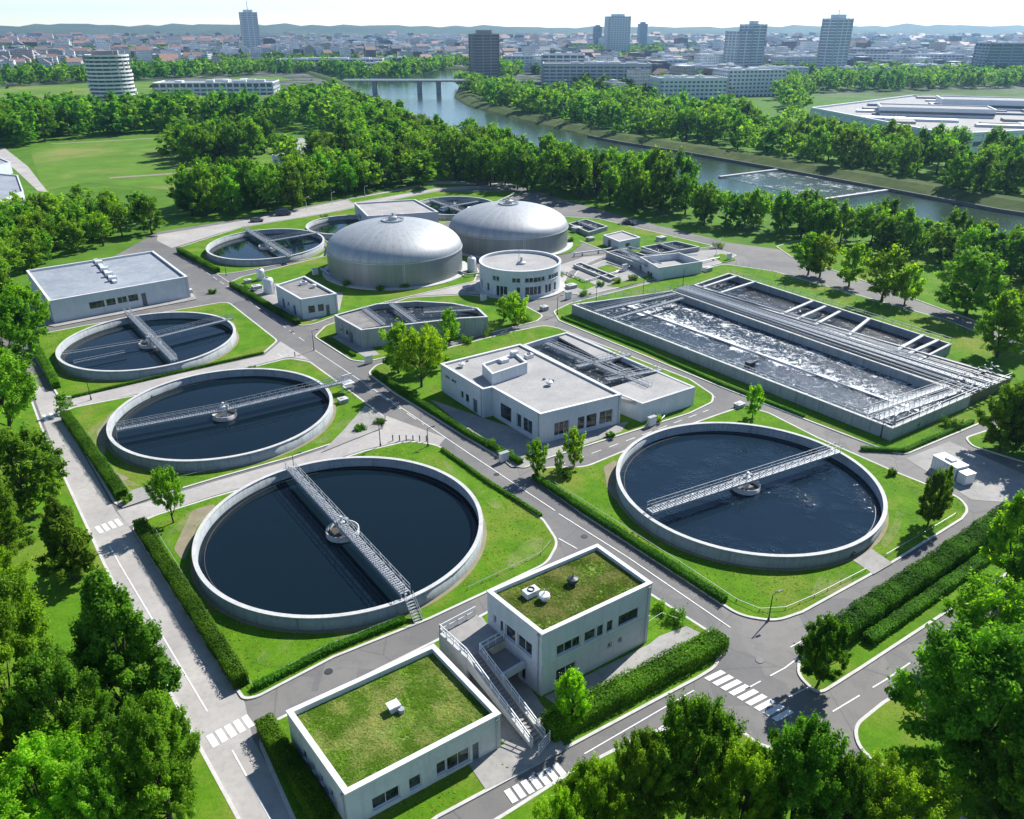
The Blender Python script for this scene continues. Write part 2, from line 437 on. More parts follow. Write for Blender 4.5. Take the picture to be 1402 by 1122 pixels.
def window(parent, p0, p1, op, depth=.22, name='window'):
    p0, p1 = Vector(p0[:2]), Vector(p1[:2]); L = (p1 - p0).length; d = (p1 - p0) / L
    nn = Vector((-d.y, d.x))
    a, b, c, e = op[0] * L, op[1] * L, op[2], op[3]
    P = lambda x, z, k: Vector((*(p0 + d * x + nn * k), z))
    is_door = len(op) > 4 and op[4] == 'door'
    g = MB(); k = depth - .05
    g.add([P(a, c, k), P(b, c, k), P(b, e, k), P(a, e, k)], [(0, 1, 2, 3)])
    if is_door:
        o = g.build('door', 'door', parent)
        h = MB(); h.beam(P(b - .25, c + 1.0, k - .05), P(b - .25, c + 1.3, k - .05), .05, .05); h.build('handle', 'metal', o)
        return o
    fr = MB(); t = .07; kk = k - .02
    for x in (a + t / 2, b - t / 2): fr.beam(P(x, c, kk), P(x, e, kk), t, .06)
    for z in (c + t / 2, e - t / 2): fr.beam(P(a + t, z, kk), P(b - t, z, kk), .06, t)
    m = int(round((b - a) / 1.1))
    for i in range(1, m): fr.beam(P(a + (b - a) * i / m, c + t, kk), P(a + (b - a) * i / m, e - t, kk), t * .8, .05)
    o = fr.build(name, 'dark_metal' if rnd.random() < .3 else 'white_metal', parent)
    g.build('pane', 'glass', o)
    if e - c > .9:
        sl_ = MB(); sl_.beam(P(a - .04, c - .03, -.03), P(b + .04, c - .03, -.03), .14, .055); sl_.build('sill', 'coping', o)
    return o

def building(name, label, cat, top_px, H, faces, roofmat, par=.9, group=None, parw=.35, wallmat='wall', base=0.0):
    """flat roofed building from the outline of its roof edge; faces = {edge index: openings (t0, t1, z0, z1[, 'door'])}"""
    P = ccw(w2(top_px, H)) if not isinstance(top_px[0][0], np.float64) else ccw(top_px)
    orig = w2(top_px, H); rev = area(orig) < 0
    n = len(P)
    c = Vector((sum(q[0] for q in P) / n, sum(q[1] for q in P) / n, base))
    r = thing(name, label, cat, c, group)
    wl = MB(); wins = []
    for i in range(n):
        a, b = P[i], P[(i + 1) % n]
        # edge index in the caller's order
        ei = (n - 2 - i) % n if rev else i
        ops = faces.get(ei, [])
        if rev: ops = [(1 - o[1], 1 - o[0], *o[2:]) for o in ops]
        facade(wl, a, b, base, H - .18, ops)
        wins += [(a, b, o) for o in ops]
    inn = inset(P, parw)
    wl.ringwall([inset(P, parw)[k] for k in range(n)], [inset(P, parw + .01)[k] for k in range(n)], H - par, H - .18)
    wl.build('wall', wallmat, r)
    cp = MB(); cp.ringwall(inset(P, -.06), inset(P, parw + .06), H - .18, H); cp.build('coping', 'coping', r)
    rf = MB(); rf.poly(inset(P, parw * .5), H - par); roof = rf.build('roof', roofmat, r)
    for a, b, o in wins: window(r, a, b, o)
    if H > 3.5 and c.y < 260:      # downpipes
        for i in range(n):
            a, b = Vector((*P[i], 0)), Vector((*P[(i + 1) % n], 0)); L = (b - a).length
            if L < 5: continue
            d = (b - a) / L; q = a + d * (L - .45) + Vector((d.y, -d.x, 0)) * .09
            m = MB(); m.tube((q.x, q.y, base + .15), (q.x, q.y, H - par), .06, 6); m.box((q.x, q.y, H - par + .1), (.28, .2, .26), math.atan2(d.y, d.x)); m.build('downpipe', 'pipe', r)
    return r, P, roof

# ---------------------------------------------------------------- foliage
def leaves(C, Rr, n, size, rs, up=.75, tintc=None, flat=.75):
    """n leaf quads scattered on the surfaces of the clumps C (k,3) of radius Rr (k,)"""
    k = rs.choice(len(C), n, p=Rr ** 2 / (Rr ** 2).sum())
    d = rs.normal(size=(n, 3)); d /= np.linalg.norm(d, axis=1)[:, None]
    rad = Rr[k] * (1.25 * rs.random(n) ** .62)
    ax = C - np.array([0, 0, C[:, 2].mean() - 1.5]); ax = ax / np.maximum(np.linalg.norm(ax, axis=1)[:, None], .3) + np.array([0, 0, .45])
    p = C[k] + d * rad[:, None] * np.array([1, 1, flat]) * .86 + ax[k] * (rs.normal(size=n) * .42 * Rr[k])[:, None]
    nr = d * .55 + np.array([0, 0, up]) + rs.normal(size=(n, 3)) * .55
    nr /= np.linalg.norm(nr, axis=1)[:, None]
    a = np.cross(nr, rs.normal(size=(n, 3))); a /= np.linalg.norm(a, axis=1)[:, None]
    b = np.cross(nr, a)
    s = size * (.65 + .7 * rs.random(n))[:, None]
    v = np.stack([p - a * s, p - b * s * .55 + nr * s * .12, p + a * s, p + b * s * .55 + nr * s * .12], 1).reshape(-1, 3)
    tint = np.clip((tintc[k] if tintc is not None else .5) + rs.normal(size=n) * .22, 0, 1)
    return v, tint

def leafmesh(name, v, tint, mat):
    n = len(tint); me = bpy.data.meshes.new(name)
    me.vertices.add(n * 4); me.vertices.foreach_set('co', v.astype(np.float32).ravel())
    me.loops.add(n * 4); me.loops.foreach_set('vertex_index', np.arange(n * 4, dtype=np.int32))
    me.polygons.add(n); me.polygons.foreach_set('loop_start', np.arange(0, n * 4, 4, dtype=np.int32))
    me.polygons.foreach_set('loop_total', np.full(n, 4, dtype=np.int32))
    at = me.attributes.new('tint', 'FLOAT', 'FACE'); at.data.foreach_set('value', tint.astype(np.float32))
    me.materials.append(M[mat]); me.update(calc_edges=True)
    return me

def crown_clumps(shape, rs, nc):
    """clump centres for a crown 10 m tall, about 8 m wide (tree base at 0)"""
    C = []; Rr = []
    lob = rs.random(6) * 2 * PI
    while len(C) < nc:
        th = rs.random() * 2 * PI; u = rs.random()
        if shape == 'round':
            z = 1.9 + 8.0 * u; t = (z - 5.6) / 4.3; w = 4.0 * math.sqrt(max(0, 1 - t * t))
        elif shape == 'oval':
            z = 1.6 + 8.3 * u; t = (u - .38); w = 3.6 * math.sqrt(max(0, 1 - (t / .66) ** 2)) if t > 0 else 3.6 * math.sqrt(max(0, 1 - (t / .5) ** 2))
        elif shape == 'conic':
            z = 1.2 + 8.8 * u ** 1.25; w = 3.5 * (1 - ((z - 1.2) / 9.2)) ** .75 * (.6 + .4 * min(1, (z - 1.0) / 1.6))
        else:   # open, umbrella like
            z = 3.6 + 6.0 * u; t = (z - 6.2) / 3.8; w = 4.3 * math.sqrt(max(0, 1 - t * t))
        w *= 1 + .16 * math.sin(2 * th + lob[0]) + .13 * math.sin(3 * th + lob[1] + z * .5) + .08 * math.sin(z * 1.7 + lob[2])
        f = 1 - .62 * rs.random() ** 1.7
        C.append((math.cos(th) * w * f, math.sin(th) * w * f, z + rs.normal() * .25)); Rr.append((.62 + .55 * rs.random()) * (1.0 if shape != 'conic' else .8))
    return np.array(C), np.array(Rr) * (60 / nc) ** .40 * .92

def trunk_mesh(name, C, rs, r0, limbs, top):
    mb = MB(); p = Vector((0, 0, -.2)); pts = [p]
    for i in range(1, 6): pts.append(Vector((rs.normal() * .07 * i, rs.normal() * .07 * i, top * i / 5)))
    for i in range(5): mb.tube(pts[i], pts[i + 1], r0 * (1.25 if i == 0 else 1 - .15 * i), 8, r0 * (1 - .15 * (i + 1)), cap=False)
    for k in rs.choice(len(C), min(limbs, len(C)), replace=False):
        c = Vector(C[k]); i = min(4, max(1, int(c.z / top * 2.6))); a = pts[i]
        m = a.lerp(c, .5) + Vector((0, 0, -.25))
        mb.tube(a, m, r0 * .38, 5, r0 * .24, cap=False); mb.tube(m, c, r0 * .24, 4, r0 * .07, cap=False)
    me = bpy.data.meshes.new(name); me.from_pydata(mb.v, [], mb.f); me.materials.append(M['bark'])
    me.polygons.foreach_set('use_smooth', [True] * len(me.polygons)); me.update()
    return me

TREE = {}      # (tone, lod) -> list of (crown mesh, trunk mesh)
LOD = {'big': (230, 62000, .118, 22), 'near': (150, 21000, .195, 18), 'mid': (72, 5200, .31, 9), 'far': (34, 850, .60, 3)}
seed = 1
for tone, shapes in (('dark', ('round', 'oval', 'oval')), ('mid', ('round', 'oval', 'open')), ('light', ('oval', 'open', 'round')), ('conic', ('conic', 'conic'))):
    for lod, (nc, nl, ls, lb) in LOD.items():
        for sh in (shapes[:2] if lod == 'big' else shapes):
            rs = np.random.RandomState(seed); seed += 1
            C, Rr = crown_clumps(sh, rs, nc)
            tc = np.clip(.45 + rs.normal(size=nc) * .30, 0, 1)
            lf = 'leaf_' + ('dark' if tone == 'conic' else tone)
            v, ti = leaves(C, Rr, int(nl * (.62 if sh == 'open' else 1)), ls, rs, tintc=tc)
            TREE.setdefault((tone, lod), []).append((leafmesh('crown', v, ti, lf), trunk_mesh('trunk', C, rs, .26, lb, 6.5)))

def scr_size(x, y, h):
    return h * FPX / max(1.0, y * CP + CAM * SP)

def plant_tree(x, y, h, w, tone, label, group=None, name='broadleaf_tree', cat='tree', z=0.0):
    s = scr_size(x, y, h)
    lod = 'big' if s > 150 else 'near' if s > 78 else ('mid' if s > 34 else 'far')
    cm, tm = TREE[(tone, lod)][rnd.randrange(len(TREE[(tone, lod)]))]
    r = thing(name, label, cat, (x, y, z), group)
    if tone == 'conic': w *= 1.25
    r.scale = (w / 9.5, w / 9.5, h / 10.6); r.rotation_euler = (0, 0, rnd.random() * 2 * PI)
    for nm, me in (('crown', cm), ('trunk', tm)):
        o = bpy.data.objects.new(nm, me); COL.objects.link(o); o.parent = r
    return r

def hedge(pts, w, h, label, dens=70, leaf=.13, z=.1, group=None, mat='hedge', wob=.05):
    """clipped hedge along a polyline of world points: leafy skin over a twiggy core"""
    rs = np.random.RandomState(int(abs(pts[0][0] * 7 + pts[0][1] * 13)) % 99991)
    core = MB(); V = []; T = []
    for i in range(len(pts) - 1):
        a, b = np.array(pts[i][:2]), np.array(pts[i + 1][:2]); L = np.linalg.norm(b - a); d = (b - a) / L; nn = np.array([-d[1], d[0]])
        core.box(((a[0] + b[0]) / 2, (a[1] + b[1]) / 2, z + h * .44), (L + w * .5, w * .78, h * .86), math.atan2(d[1], d[0]))
        leaf_ = leaf * .8; per = 2 * h + w; n = int(L * per * dens * 1.5)
        s = rs.random(n) * (L + w * .6) - w * .3; q = rs.random(n) * per
        hh = h * (1 + wob * np.sin(s * .9 + 1) + wob * .7 * np.sin(s * 2.7))
        x = np.where(q < h, -w / 2, np.where(q < h + w, q - h - w / 2, w / 2)); zz = np.where(q < h, q / h * hh, np.where(q < h + w, hh, (q - h - w) / h * hh))
        cl = rs.normal(size=n) * .06
        x = x * (1 + wob * np.sin(s * 1.6)) + cl; zz = zz + rs.normal(size=n) * .06
        e = rs.random(n) < .06        # clipped ends
        s = np.where(e, np.where(rs.random(n) < .5, -w * .3, L + w * .3), s); x = np.where(e, (rs.random(n) - .5) * w, x); zz = np.where(e, rs.random(n) * h, zz)
        p = np.stack([a[0] + d[0] * s + nn[0] * x, a[1] + d[1] * s + nn[1] * x, z + np.maximum(zz, .03)], 1)
        nr = np.stack([nn[0] * x, nn[1] * x, np.where(zz > h * .85, 1.0, .35)], 1) + rs.normal(size=(n, 3)) * .4
        nr /= np.linalg.norm(nr, axis=1)[:, None]
        u = np.cross(nr, rs.normal(size=(n, 3))); u /= np.linalg.norm(u, axis=1)[:, None]; k = np.cross(nr, u)
        sz = leaf_ * (.7 + .6 * rs.random(n))[:, None]
        V.append(np.stack([p - u * sz, p - k * sz * .6, p + u * sz, p + k * sz * .6], 1).reshape(-1, 3))
        T.append(np.clip(.45 + .25 * np.sin(s * .8) + rs.normal(size=n) * .25, 0, 1))
    V = np.concatenate(V); T = np.concatenate(T)
    c = Vector((float(V[:, 0].mean()), float(V[:, 1].mean()), z))
    r = thing('hedge', label, 'hedge', c, group)
    o = bpy.data.objects.new('foliage', leafmesh('foliage', V - np.array(c), T, mat)); COL.objects.link(o); o.parent = r
    core.build('inner_foliage', mat, r)
    return r
# ---------------------------------------------------------------- ground, roads, kerbs
mb = MB(); gp = arc((0, 2600), 4600, 64); mb.poly(gp, 0.0); struct(mb.build('ground', 'ground'))
road_px = [(-60, 440), (-60, 520), (60, 640), (160, 880), (330, 1200), (700, 1330), (1300, 1330), (1560, 1000), (1560, 470), (1090, 345), (1000, 333), (900, 309), (800, 282), (720, 258), (690, 247),
           (600, 247), (430, 281), (330, 300), (215, 318), (120, 372)]
mb = MB(); mb.poly(ccw(w2(road_px)), .02); struct(mb.build('plant_road', 'asphalt'))

M['bare'] = mottled('bare_earth', (.26, .215, .15), (.20, .17, .11), (.10, .15, .03), .5, 3, .95, .2)
def island(px, r=3.0, mat='lawn', kerb=True, z=.13):
    P = fillet(ccw(w2(px)), r)
    k = MB(); I = inset(P, .32)
    k.ringwall(P, I, .0, .15)
    struct(k.build('kerb', 'kerb'))
    m = MB(); m.poly(inset(P, .30), z); o = struct(m.build('lawn' if mat == 'lawn' else 'paved_yard', mat))
    return P

def sheet(name, px, mat, z, r=0.0, zpx=.1):
    P = ccw(w2(px, zpx))
    if r: P = fillet(P, r)
    m = MB(); m.poly(P, z); return struct(m.build(name, mat))

ISL = dict(
    A=[(178, 722), (332, 960), (352, 957), (457, 902), (589, 849), (666, 813), (750, 773), (766, 744), (745, 712), (662, 655), (600, 610), (560, 604), (500, 618), (400, 650), (290, 682), (213, 706)],
    B=[(352, 1015), (420, 1170), (520, 1180), (601, 1121), (770, 1030), (957, 930), (980, 916), (993, 889), (984, 873), (895, 816), (805, 762), (597, 877), (372, 989)],
    C=[(723, 652), (800, 707), (929, 790), (1012, 845), (1062, 853), (1100, 840), (1221, 773), (1318, 712), (1328, 699), (1315, 682), (1229, 648), (1120, 600), (1053, 566), (1018, 556), (980, 569), (929, 587), (800, 640), (745, 640)],
    D=[(503, 512), (540, 540), (700, 638), (718, 643), (740, 632), (850, 597), (945, 567), (976, 552), (978, 542), (945, 520), (765, 450), (745, 446), (700, 455), (600, 480), (515, 500)],
    E=[(757, 427), (765, 440), (989, 532), (1218, 620), (1240, 624), (1340, 582), (1430, 548), (1470, 500), (1402, 482), (1300, 440), (1060, 372), (990, 362), (780, 416)],
    F=[(430, 462), (480, 494), (500, 497), (600, 474), (735, 441), (745, 433), (705, 412), (640, 404), (560, 408), (500, 428), (445, 447)],
    Gi=[(84, 566), (160, 697), (207, 683), (300, 655), (400, 627), (518, 588), (528, 572), (480, 536), (425, 496), (395, 491), (340, 505), (192, 541), (99, 559)],
    H=[(38, 472), (80, 546), (108, 543), (243, 510), (362, 484), (381, 467), (312, 413), (255, 423), (118, 446), (45, 460)],
    I=[(313, 388), (410, 447), (426, 446), (460, 434), (530, 414), (650, 386), (656, 372), (640, 345), (470, 345), (330, 380)],
    J=[(240, 341), (300, 377), (330, 373), (440, 352), (470, 330), (640, 300), (720, 262), (600, 262), (440, 294), (330, 312)])
for k, p in ISL.items(): island(p, 4.5 if k in 'AC' else 3.0)
# lawns beyond the outer kerbs
island([(-400, 470), (-400, 1500), (370, 1500), (330, 1122), (244, 964), (146, 775), (102, 680), (58, 585), (34, 520), (-40, 462)], 2)
island([(700, 1108), (780, 1057), (886, 1003), (975, 984), (1005, 992), (1040, 1020), (1130, 1040), (1165, 1062), (1320, 1180), (1320, 1400), (500, 1400), (560, 1195)], 3)
island([(1092, 905), (1090, 925), (1120, 955), (1180, 917), (1277, 853), (1420, 762), (1560, 700), (1560, 600), (1390, 690), (1300, 755), (1180, 835), (1110, 880)], 3)
island([(1207, 962), (1166, 995), (1175, 1030), (1224, 1062), (1320, 1125), (1480, 1250), (1700, 1100), (1600, 800), (1420, 835)], 4)
island([(1320, 600), (1330, 612), (1470, 655), (1560, 640), (1560, 540), (1440, 560)], 2)
island([(1082, 352), (1150, 374), (1300, 428), (1420, 470), (1700, 500), (1700, 345), (1200, 335), (1090, 330), (1062, 338)], 2)
island([(840, 352), (985, 343), (1010, 350), (985, 362), (800, 406), (770, 400), (790, 372)], 2, 'paving')
island([(745, 312), (840, 349), (905, 348), (980, 338), (820, 300), (770, 297)], 2)
for px in ([(752, 352), (782, 346), (797, 334), (790, 326), (778, 325), (781, 336), (768, 345)], [(772, 386), (800, 398), (816, 391), (790, 378)], [(815, 368), (832, 375), (850, 369), (835, 362)], [(826, 392), (860, 384), (905, 374), (905, 380), (850, 394)], [(976, 351), (990, 347), (1008, 356), (990, 361)]): sheet('lawn', px, 'lawn', .155, 1.0)
for px in ([(1120, 790), (1180, 772), (1200, 782), (1160, 806), (1105, 825)], [(370, 880), (440, 862), (520, 850), (470, 880), (380, 915), (345, 910)], [(1205, 745), (1222, 720), (1228, 695), (1238, 700), (1230, 730), (1212, 752)], [(420, 610), (470, 575), (490, 560), (500, 575), (460, 605)], [(225, 735), (262, 698), (300, 688), (262, 735), (250, 775), (236, 760)], [(690, 770), (720, 740), (745, 735), (740, 760), (700, 782)], [(120, 590), (150, 570), (140, 620), (170, 655), (200, 668), (160, 665), (130, 625)], [(600, 625), (640, 650), (690, 690), (680, 700), (620, 655)]): sheet('worn_lawn', px, 'worn', .145, 2.0)
island([(474, 274), (600, 252), (684, 254), (600, 258), (482, 279)], 1)
# pale concrete roads laid over the asphalt
sheet('concrete_road', [(38, 520), (60, 580), (102, 682), (146, 776), (244, 965), (330, 1123), (420, 1300), (500, 1300), (408, 1122), (346, 1012), (335, 962), (178, 724), (158, 700), (82, 566), (76, 540)], 'road_pale', .035, zpx=0)
sheet('concrete_road', [(207, 686), (300, 658), (400, 630), (524, 588), (529, 570), (610, 600), (600, 612), (560, 602), (500, 616), (400, 648), (290, 680), (213, 705), (176, 722), (160, 700)], 'road_pale', .045, zpx=0)
sheet('concrete_road', [(100, 546), (243, 513), (362, 487), (384, 468), (425, 494), (395, 489), (340, 503), (192, 539), (90, 562)], 'road_pale', .04, zpx=0)
sheet('concrete_road', [(215, 330), (235, 340), (330, 311), (440, 293), (600, 261), (700, 258), (690, 248), (600, 248), (430, 283), (330, 303), (215, 322)], 'road_pale', .04, zpx=0)
sheet('concrete_road', [(560, 406), (650, 384), (740, 372), (800, 352), (830, 350), (780, 372), (768, 398), (700, 408), (640, 402)], 'road_pale', .03, zpx=0)
# paved yards and aprons on the islands
for px in ([(610, 866), (660, 845), (755, 985), (775, 1028), (665, 1082), (640, 1045), (690, 1020)],
           [(745, 955), (890, 882), (902, 872), (940, 858), (960, 868), (905, 905), (770, 972)],
           [(590, 548), (700, 640), (718, 640), (740, 630), (850, 592), (860, 578), (740, 600)],
           [(1168, 768), (1196, 787), (1222, 772), (1193, 752)],
           [(440, 620), (520, 588), (527, 572), (500, 556), (470, 590)],
           [(180, 672), (207, 664), (214, 680), (168, 696), (160, 690)],
           [(30, 440), (75, 448), (270, 410), (258, 396), (60, 425)],
           [(340, 395), (378, 388), (470, 402), (465, 425), (430, 440), (400, 436)],
           [(455, 462), (500, 490), (520, 486), (480, 452)]):
    sheet('paved_yard', px, 'paving', .17)
sheet('paved_yard', [(1240, 628), (1300, 605), (1402, 650), (1402, 690), (1330, 685)], 'paving', .05, zpx=0)
sheet('park_path', [(-20, 205), (20, 232), (52, 262), (66, 264), (38, 228), (6, 203)], 'road_pale', .06, zpx=0)
sheet('park_path', [(150, 243), (225, 238), (330, 230), (330, 231), (225, 240), (150, 245)], 'bare', .06, zpx=0)
sheet('park_path', [(70, 197), (160, 192), (240, 187), (240, 188), (160, 193), (70, 198)], 'bare', .06, zpx=0)
sheet('playing_field', [(40, 205), (90, 196), (230, 188), (330, 184), (375, 205), (370, 245), (250, 262), (120, 250), (60, 262)], 'field', .04, zpx=0)
sheet('meadow', [(-60, 122), (200, 112), (380, 105), (400, 110), (230, 122), (200, 132), (-60, 142)], 'field', .06, zpx=0)

# dry bare patches worn round the tank walls are strips of sand
for px in ([(238, 752), (262, 700), (300, 688), (270, 722), (252, 772)], [(132, 592), (152, 566), (175, 556), (150, 590), (140, 640), (178, 655), (170, 660), (140, 640)],
           [(826, 640), (846, 628), (838, 660), (846, 690), (832, 672)]):
    sheet('bare_ground', px, 'bare', .16, 1.5)

# painted markings
mk = MB()
def line_px(pts, w=.14, dash=None, z=.06):
    P = [G(u, v, 0) for u, v in pts]
    for a, b in zip(P, P[1:]):
        L = (b - a).length; d = (b - a) / L; n = Vector((-d.y, d.x, 0)) * w / 2; s = 0
        while s < L:
            e = min(L, s + (dash[0] if dash else L))
            q = [a + d * s - n, a + d * e - n, a + d * e + n, a + d * s + n]
            mk.add([(p.x, p.y, z) for p in q], [(0, 1, 2, 3)])
            s = e + (dash[1] if dash else 1)
def bars(p0, p1, q0, n, w=.5, z=.06):
    """zebra: bars start on the line p0-p1 and reach as far as q0 from p0"""
    a, b, c = G(*p0), G(*p1), G(*q0); ext = c - a
    st = (b - a) / n; d = st.normalized() * w / 2 * 1.0
    for i in range(n):
        m = a + st * (i + .5)
        q = [m - d, m + d, m + d + ext, m - d + ext]
        mk.add([(p.x, p.y, z) for p in q], [(0, 1, 2, 3)])
line_px([(150, 748), (165, 775), (284, 975)]); line_px([(318, 1028), (372, 1125), (420, 1210)])
line_px([(250, 352), (330, 405), (420, 470)], dash=(3, 2.2)); line_px([(262, 352), (345, 408)], .12)
line_px([(428, 478), (560, 566), (640, 620), (760, 700)]); line_px([(765, 704), (860, 764), (1000, 860)])
line_px([(380, 485), (470, 540)], dash=(2.5, 2)); line_px([(500, 528), (580, 582)], dash=(3, 2))
line_px([(765, 738), (790, 752)]); line_px([(378, 995), (470, 948), (612, 874)])
line_px([(236, 700), (330, 672), (440, 642), (540, 612)], .11)
line_px([(800, 1033), (950, 946)], .12); line_px([(800, 1050), (890, 1008), (960, 955)], .12)
line_px([(1020, 945), (1075, 915), (1105, 892)], dash=(2.2, 1.4)); line_px([(1082, 887), (1180, 832), (1330, 735)], dash=(2.5, 2.5), w=.11)
line_px([(1140, 975), (1215, 930), (1300, 870)], dash=(4, 2)); line_px([(1160, 1052), (1190, 1075), (1290, 1150)], .12)
line_px([(780, 458), (860, 492), (980, 545)], dash=(2.4, 2)); line_px([(1060, 585), (1240, 655), (1300, 690)], dash=(2.5, 2.5), w=.1)
line_px([(760, 640), (880, 596), (970, 562)], dash=(2, 1.6)); line_px([(600, 487), (740, 450)], dash=(2, 2), w=.1)
line_px([(1080, 955), (1140, 925)], .12)
bars((280, 1010), (340, 978), (290, 1026), 5, .62); bars((128, 723), (163, 710), (135, 732), 4, .55)
bars((962, 928), (1066, 990), (985, 917), 9, .62); bars((688, 1085), (765, 1044), (700, 1102), 7, .60); bars((55, 570), (92, 560), (60, 578), 4, .5)
struct(mk.build('road_markings', 'paint'))

# ---------------------------------------------------------------- river
near_px = [(420, 96), (470, 112), (500, 132), (530, 150), (600, 182), (700, 205), (800, 224), (850, 236), (960, 262), (1100, 286), (1250, 312), (1450, 349), (1700, 400)]
far_px = [(1700, 345), (1450, 303), (1368, 291), (1200, 259), (1066, 234), (932, 210), (849, 197), (805, 188), (705, 163), (640, 146), (622, 134), (632, 112), (641, 97), (560, 92)]
mb = MB(); mb.poly(ccw(w2(near_px + far_px)), .05); struct(mb.build('river_water', 'river'))
M['bank'] = grass('shade_darkened_bank_grass', (.035, .065, .010), (.065, .105, .018), (.13, .14, .05), .6)  # green darkened so the colour carries the shade of the bankside trees
M['stone'] = mottled('bank_stone', (.16, .16, .15), (.11, .115, .105), (.06, .07, .05), .3, 3, .9, .3)
def levee(px, h, w_in, w_top, name, mat, side):
    P = [G(u, v, 0) for u, v in px]; n = len(P); prof = [(-.6, -.1), (w_in * .12, .9), (w_in, h), (w_in + w_top, h), (w_in + w_top + h * 2.5, -.02)]
    vs = []
    for i in range(n):
        d = (P[min(n - 1, i + 1)] - P[max(0, i - 1)]).normalized(); nn = Vector((-d.y, d.x, 0)) * side
        vs += [tuple(P[i] + nn * o + Vector((0, 0, z))) for o, z in prof]
    k = len(prof); fs = [(i * k + j, (i + 1) * k + j, (i + 1) * k + j + 1, i * k + j + 1) for i in range(n - 1) for j in range(k - 1)]
    m = MB(); m.add(vs, fs); return struct(m.build(name, mat))
def densify(px, m=6):
    out = []
    for a, b in zip(px, px[1:]): out += [(a[0] + (b[0] - a[0]) * i / m, a[1] + (b[1] - a[1]) * i / m) for i in range(m)]
    return out + [px[-1]]
levee(densify(near_px), 2.2, 7, 5, 'river_bank', 'bank', -1)
levee(densify(far_px), 3.2, 9, 7, 'river_bank', 'bank', -1)
mb = MB(); wp = [G(*q) for q in densify(far_px[:8], 4)]
for a, b in zip(wp, wp[1:]): mb.beam(a + Vector((0, 0, .5)), b + Vector((0, 0, .5)), .8, 1.5)
tag(mb.build('quay_wall', 'stone'), 'low dark stone quay wall along the far water edge of the river', 'wall')
# two sills across the river with broken water between
mb = MB(); mb.poly(ccw(w2([(988, 243), (1068, 235), (1210, 262), (1125, 275)])), .12); M['weirfoam'] = foam_mat('broken_river_water', (1, 0, 0), tuple(G(1100, 252)), [(0, 400, .06)], (.06, .085, .08), .585, .76, .2); struct(mb.build('river_water', 'weirfoam'))
for a, b, lb in (((985, 244), (1072, 233), 'long pale concrete sill across the river at the upstream edge of the rippled water'), ((1120, 276), (1216, 262), 'long pale concrete sill across the river at the downstream edge of the rippled water')):
    m = MB(); A_, B_ = G(*a), G(*b); m.beam(A_ + Vector((0, 0, .3)), B_ + Vector((0, 0, .3)), 1.6, .9)
    tag(m.build('weir', 'rim'), lb, 'weir', 'river sills')
# bridge
r = thing('road_bridge', 'long flat grey concrete road bridge crossing the river on paired piers', 'bridge', G(570, 128))
A_, B_ = G(482, 124), G(655, 124)
A_.y = B_.y = G(570, 128).y
m = MB(); dz = 11.5
m.beam(A_ + Vector((0, 0, dz)), B_ + Vector((0, 0, dz)), 12, 1.6); m.build('deck', 'concrete', r)
for o in (-6, 6):
    m = MB(); m.beam(A_ + Vector((0, o, dz + 1.5)), B_ + Vector((0, o, dz + 1.5)), .3, .25)
    L = (B_ - A_).length
    for i in range(45): m.tube(A_ + (B_ - A_) * i / 44 + Vector((0, o, dz + .8)), A_ + (B_ - A_) * i / 44 + Vector((0, o, dz + 1.5)), .15, 4)
    m.build('railing', 'white_metal', r)
for u in (514, 575, 601):
    x = G(u, 128).x
    for o in (-3.6, 3.6):
        m = MB(); m.box((x, A_.y + o, dz / 2 - .4), (4.2, 2.6, dz - .8)); m.box((x, A_.y + o, dz - 1.1), (5.4, 3.0, .8)); m.build('pier', 'concrete', r)

# hills on the horizon
def hills(y0, prof, depth):
    m = MB(); vs = []; n = len(prof); ro = 9
    for j in range(ro):
        t = j / (ro - 1)
        for i, (u, h) in enumerate(prof):
            x = (u - 701) / FPX * (y0 * CP) * (1 + t * .12); s = math.sin(t * PI) ** .8
            vs.append((x, y0 + depth * t, max(-1, h * s * (.85 + .3 * math.sin(i * 1.7 + j * 2.1)))))
    m.add(vs, [(j * n + i, j * n + i + 1, (j + 1) * n + i + 1, (j + 1) * n + i) for j in range(ro - 1) for i in range(n - 1)])
    return struct(m.build('hills', 'hillwood', smooth=True))
M['hillwood'] = mottled('hill_woods', (.035, .06, .025), (.06, .09, .03), None, .004, .03, .95, 0)
hp = [(u, 53 + 17 * math.exp(-((u - 80) / 130) ** 2) + 18 * math.exp(-((u - 330) / 120) ** 2) + 9 * math.exp(-((u - 560) / 120) ** 2) + 13 * math.exp(-((u - 1300) / 200) ** 2) + 3 * math.sin(u * .03) + 2 * math.sin(u * .071)) for u in range(-500, 1950, 40)]
hills(5600, hp, 1100)
hills(4500, [(u, 33 + 10 * math.exp(-((u - 60) / 150) ** 2) + 4 * math.sin(u * .021 + 1) + 2 * math.sin(u * .05)) for u in range(-500, 1950, 50)], 800)

# ---------------------------------------------------------------- round clarifier tanks
def railing(parent, a, b, h=1.05, step=1.6, mat='white_metal', r=.035, name='railing', lattice=False):
    a, b = Vector(a), Vector(b); L = (b - a).length; n = max(1, int(round(L / step))); m = MB(); up = Vector((0, 0, h))
    for k in (1, .5): m.beam(a + up * k, b + up * k, r * 2, r * 2)
    for i in range(n + 1):
        p = a.lerp(b, i / n); m.beam(p, p + up * .995, r * 1.8, r * 1.8)
        if lattice and i < n:
            q = a.lerp(b, (i + 1) / n)
            m.beam(p + up * .02 if i % 2 else p + up * .97, q + up * .97 if i % 2 else q + up * .02, r * 1.6, r * 1.6)
    return m.build(name, mat, parent)

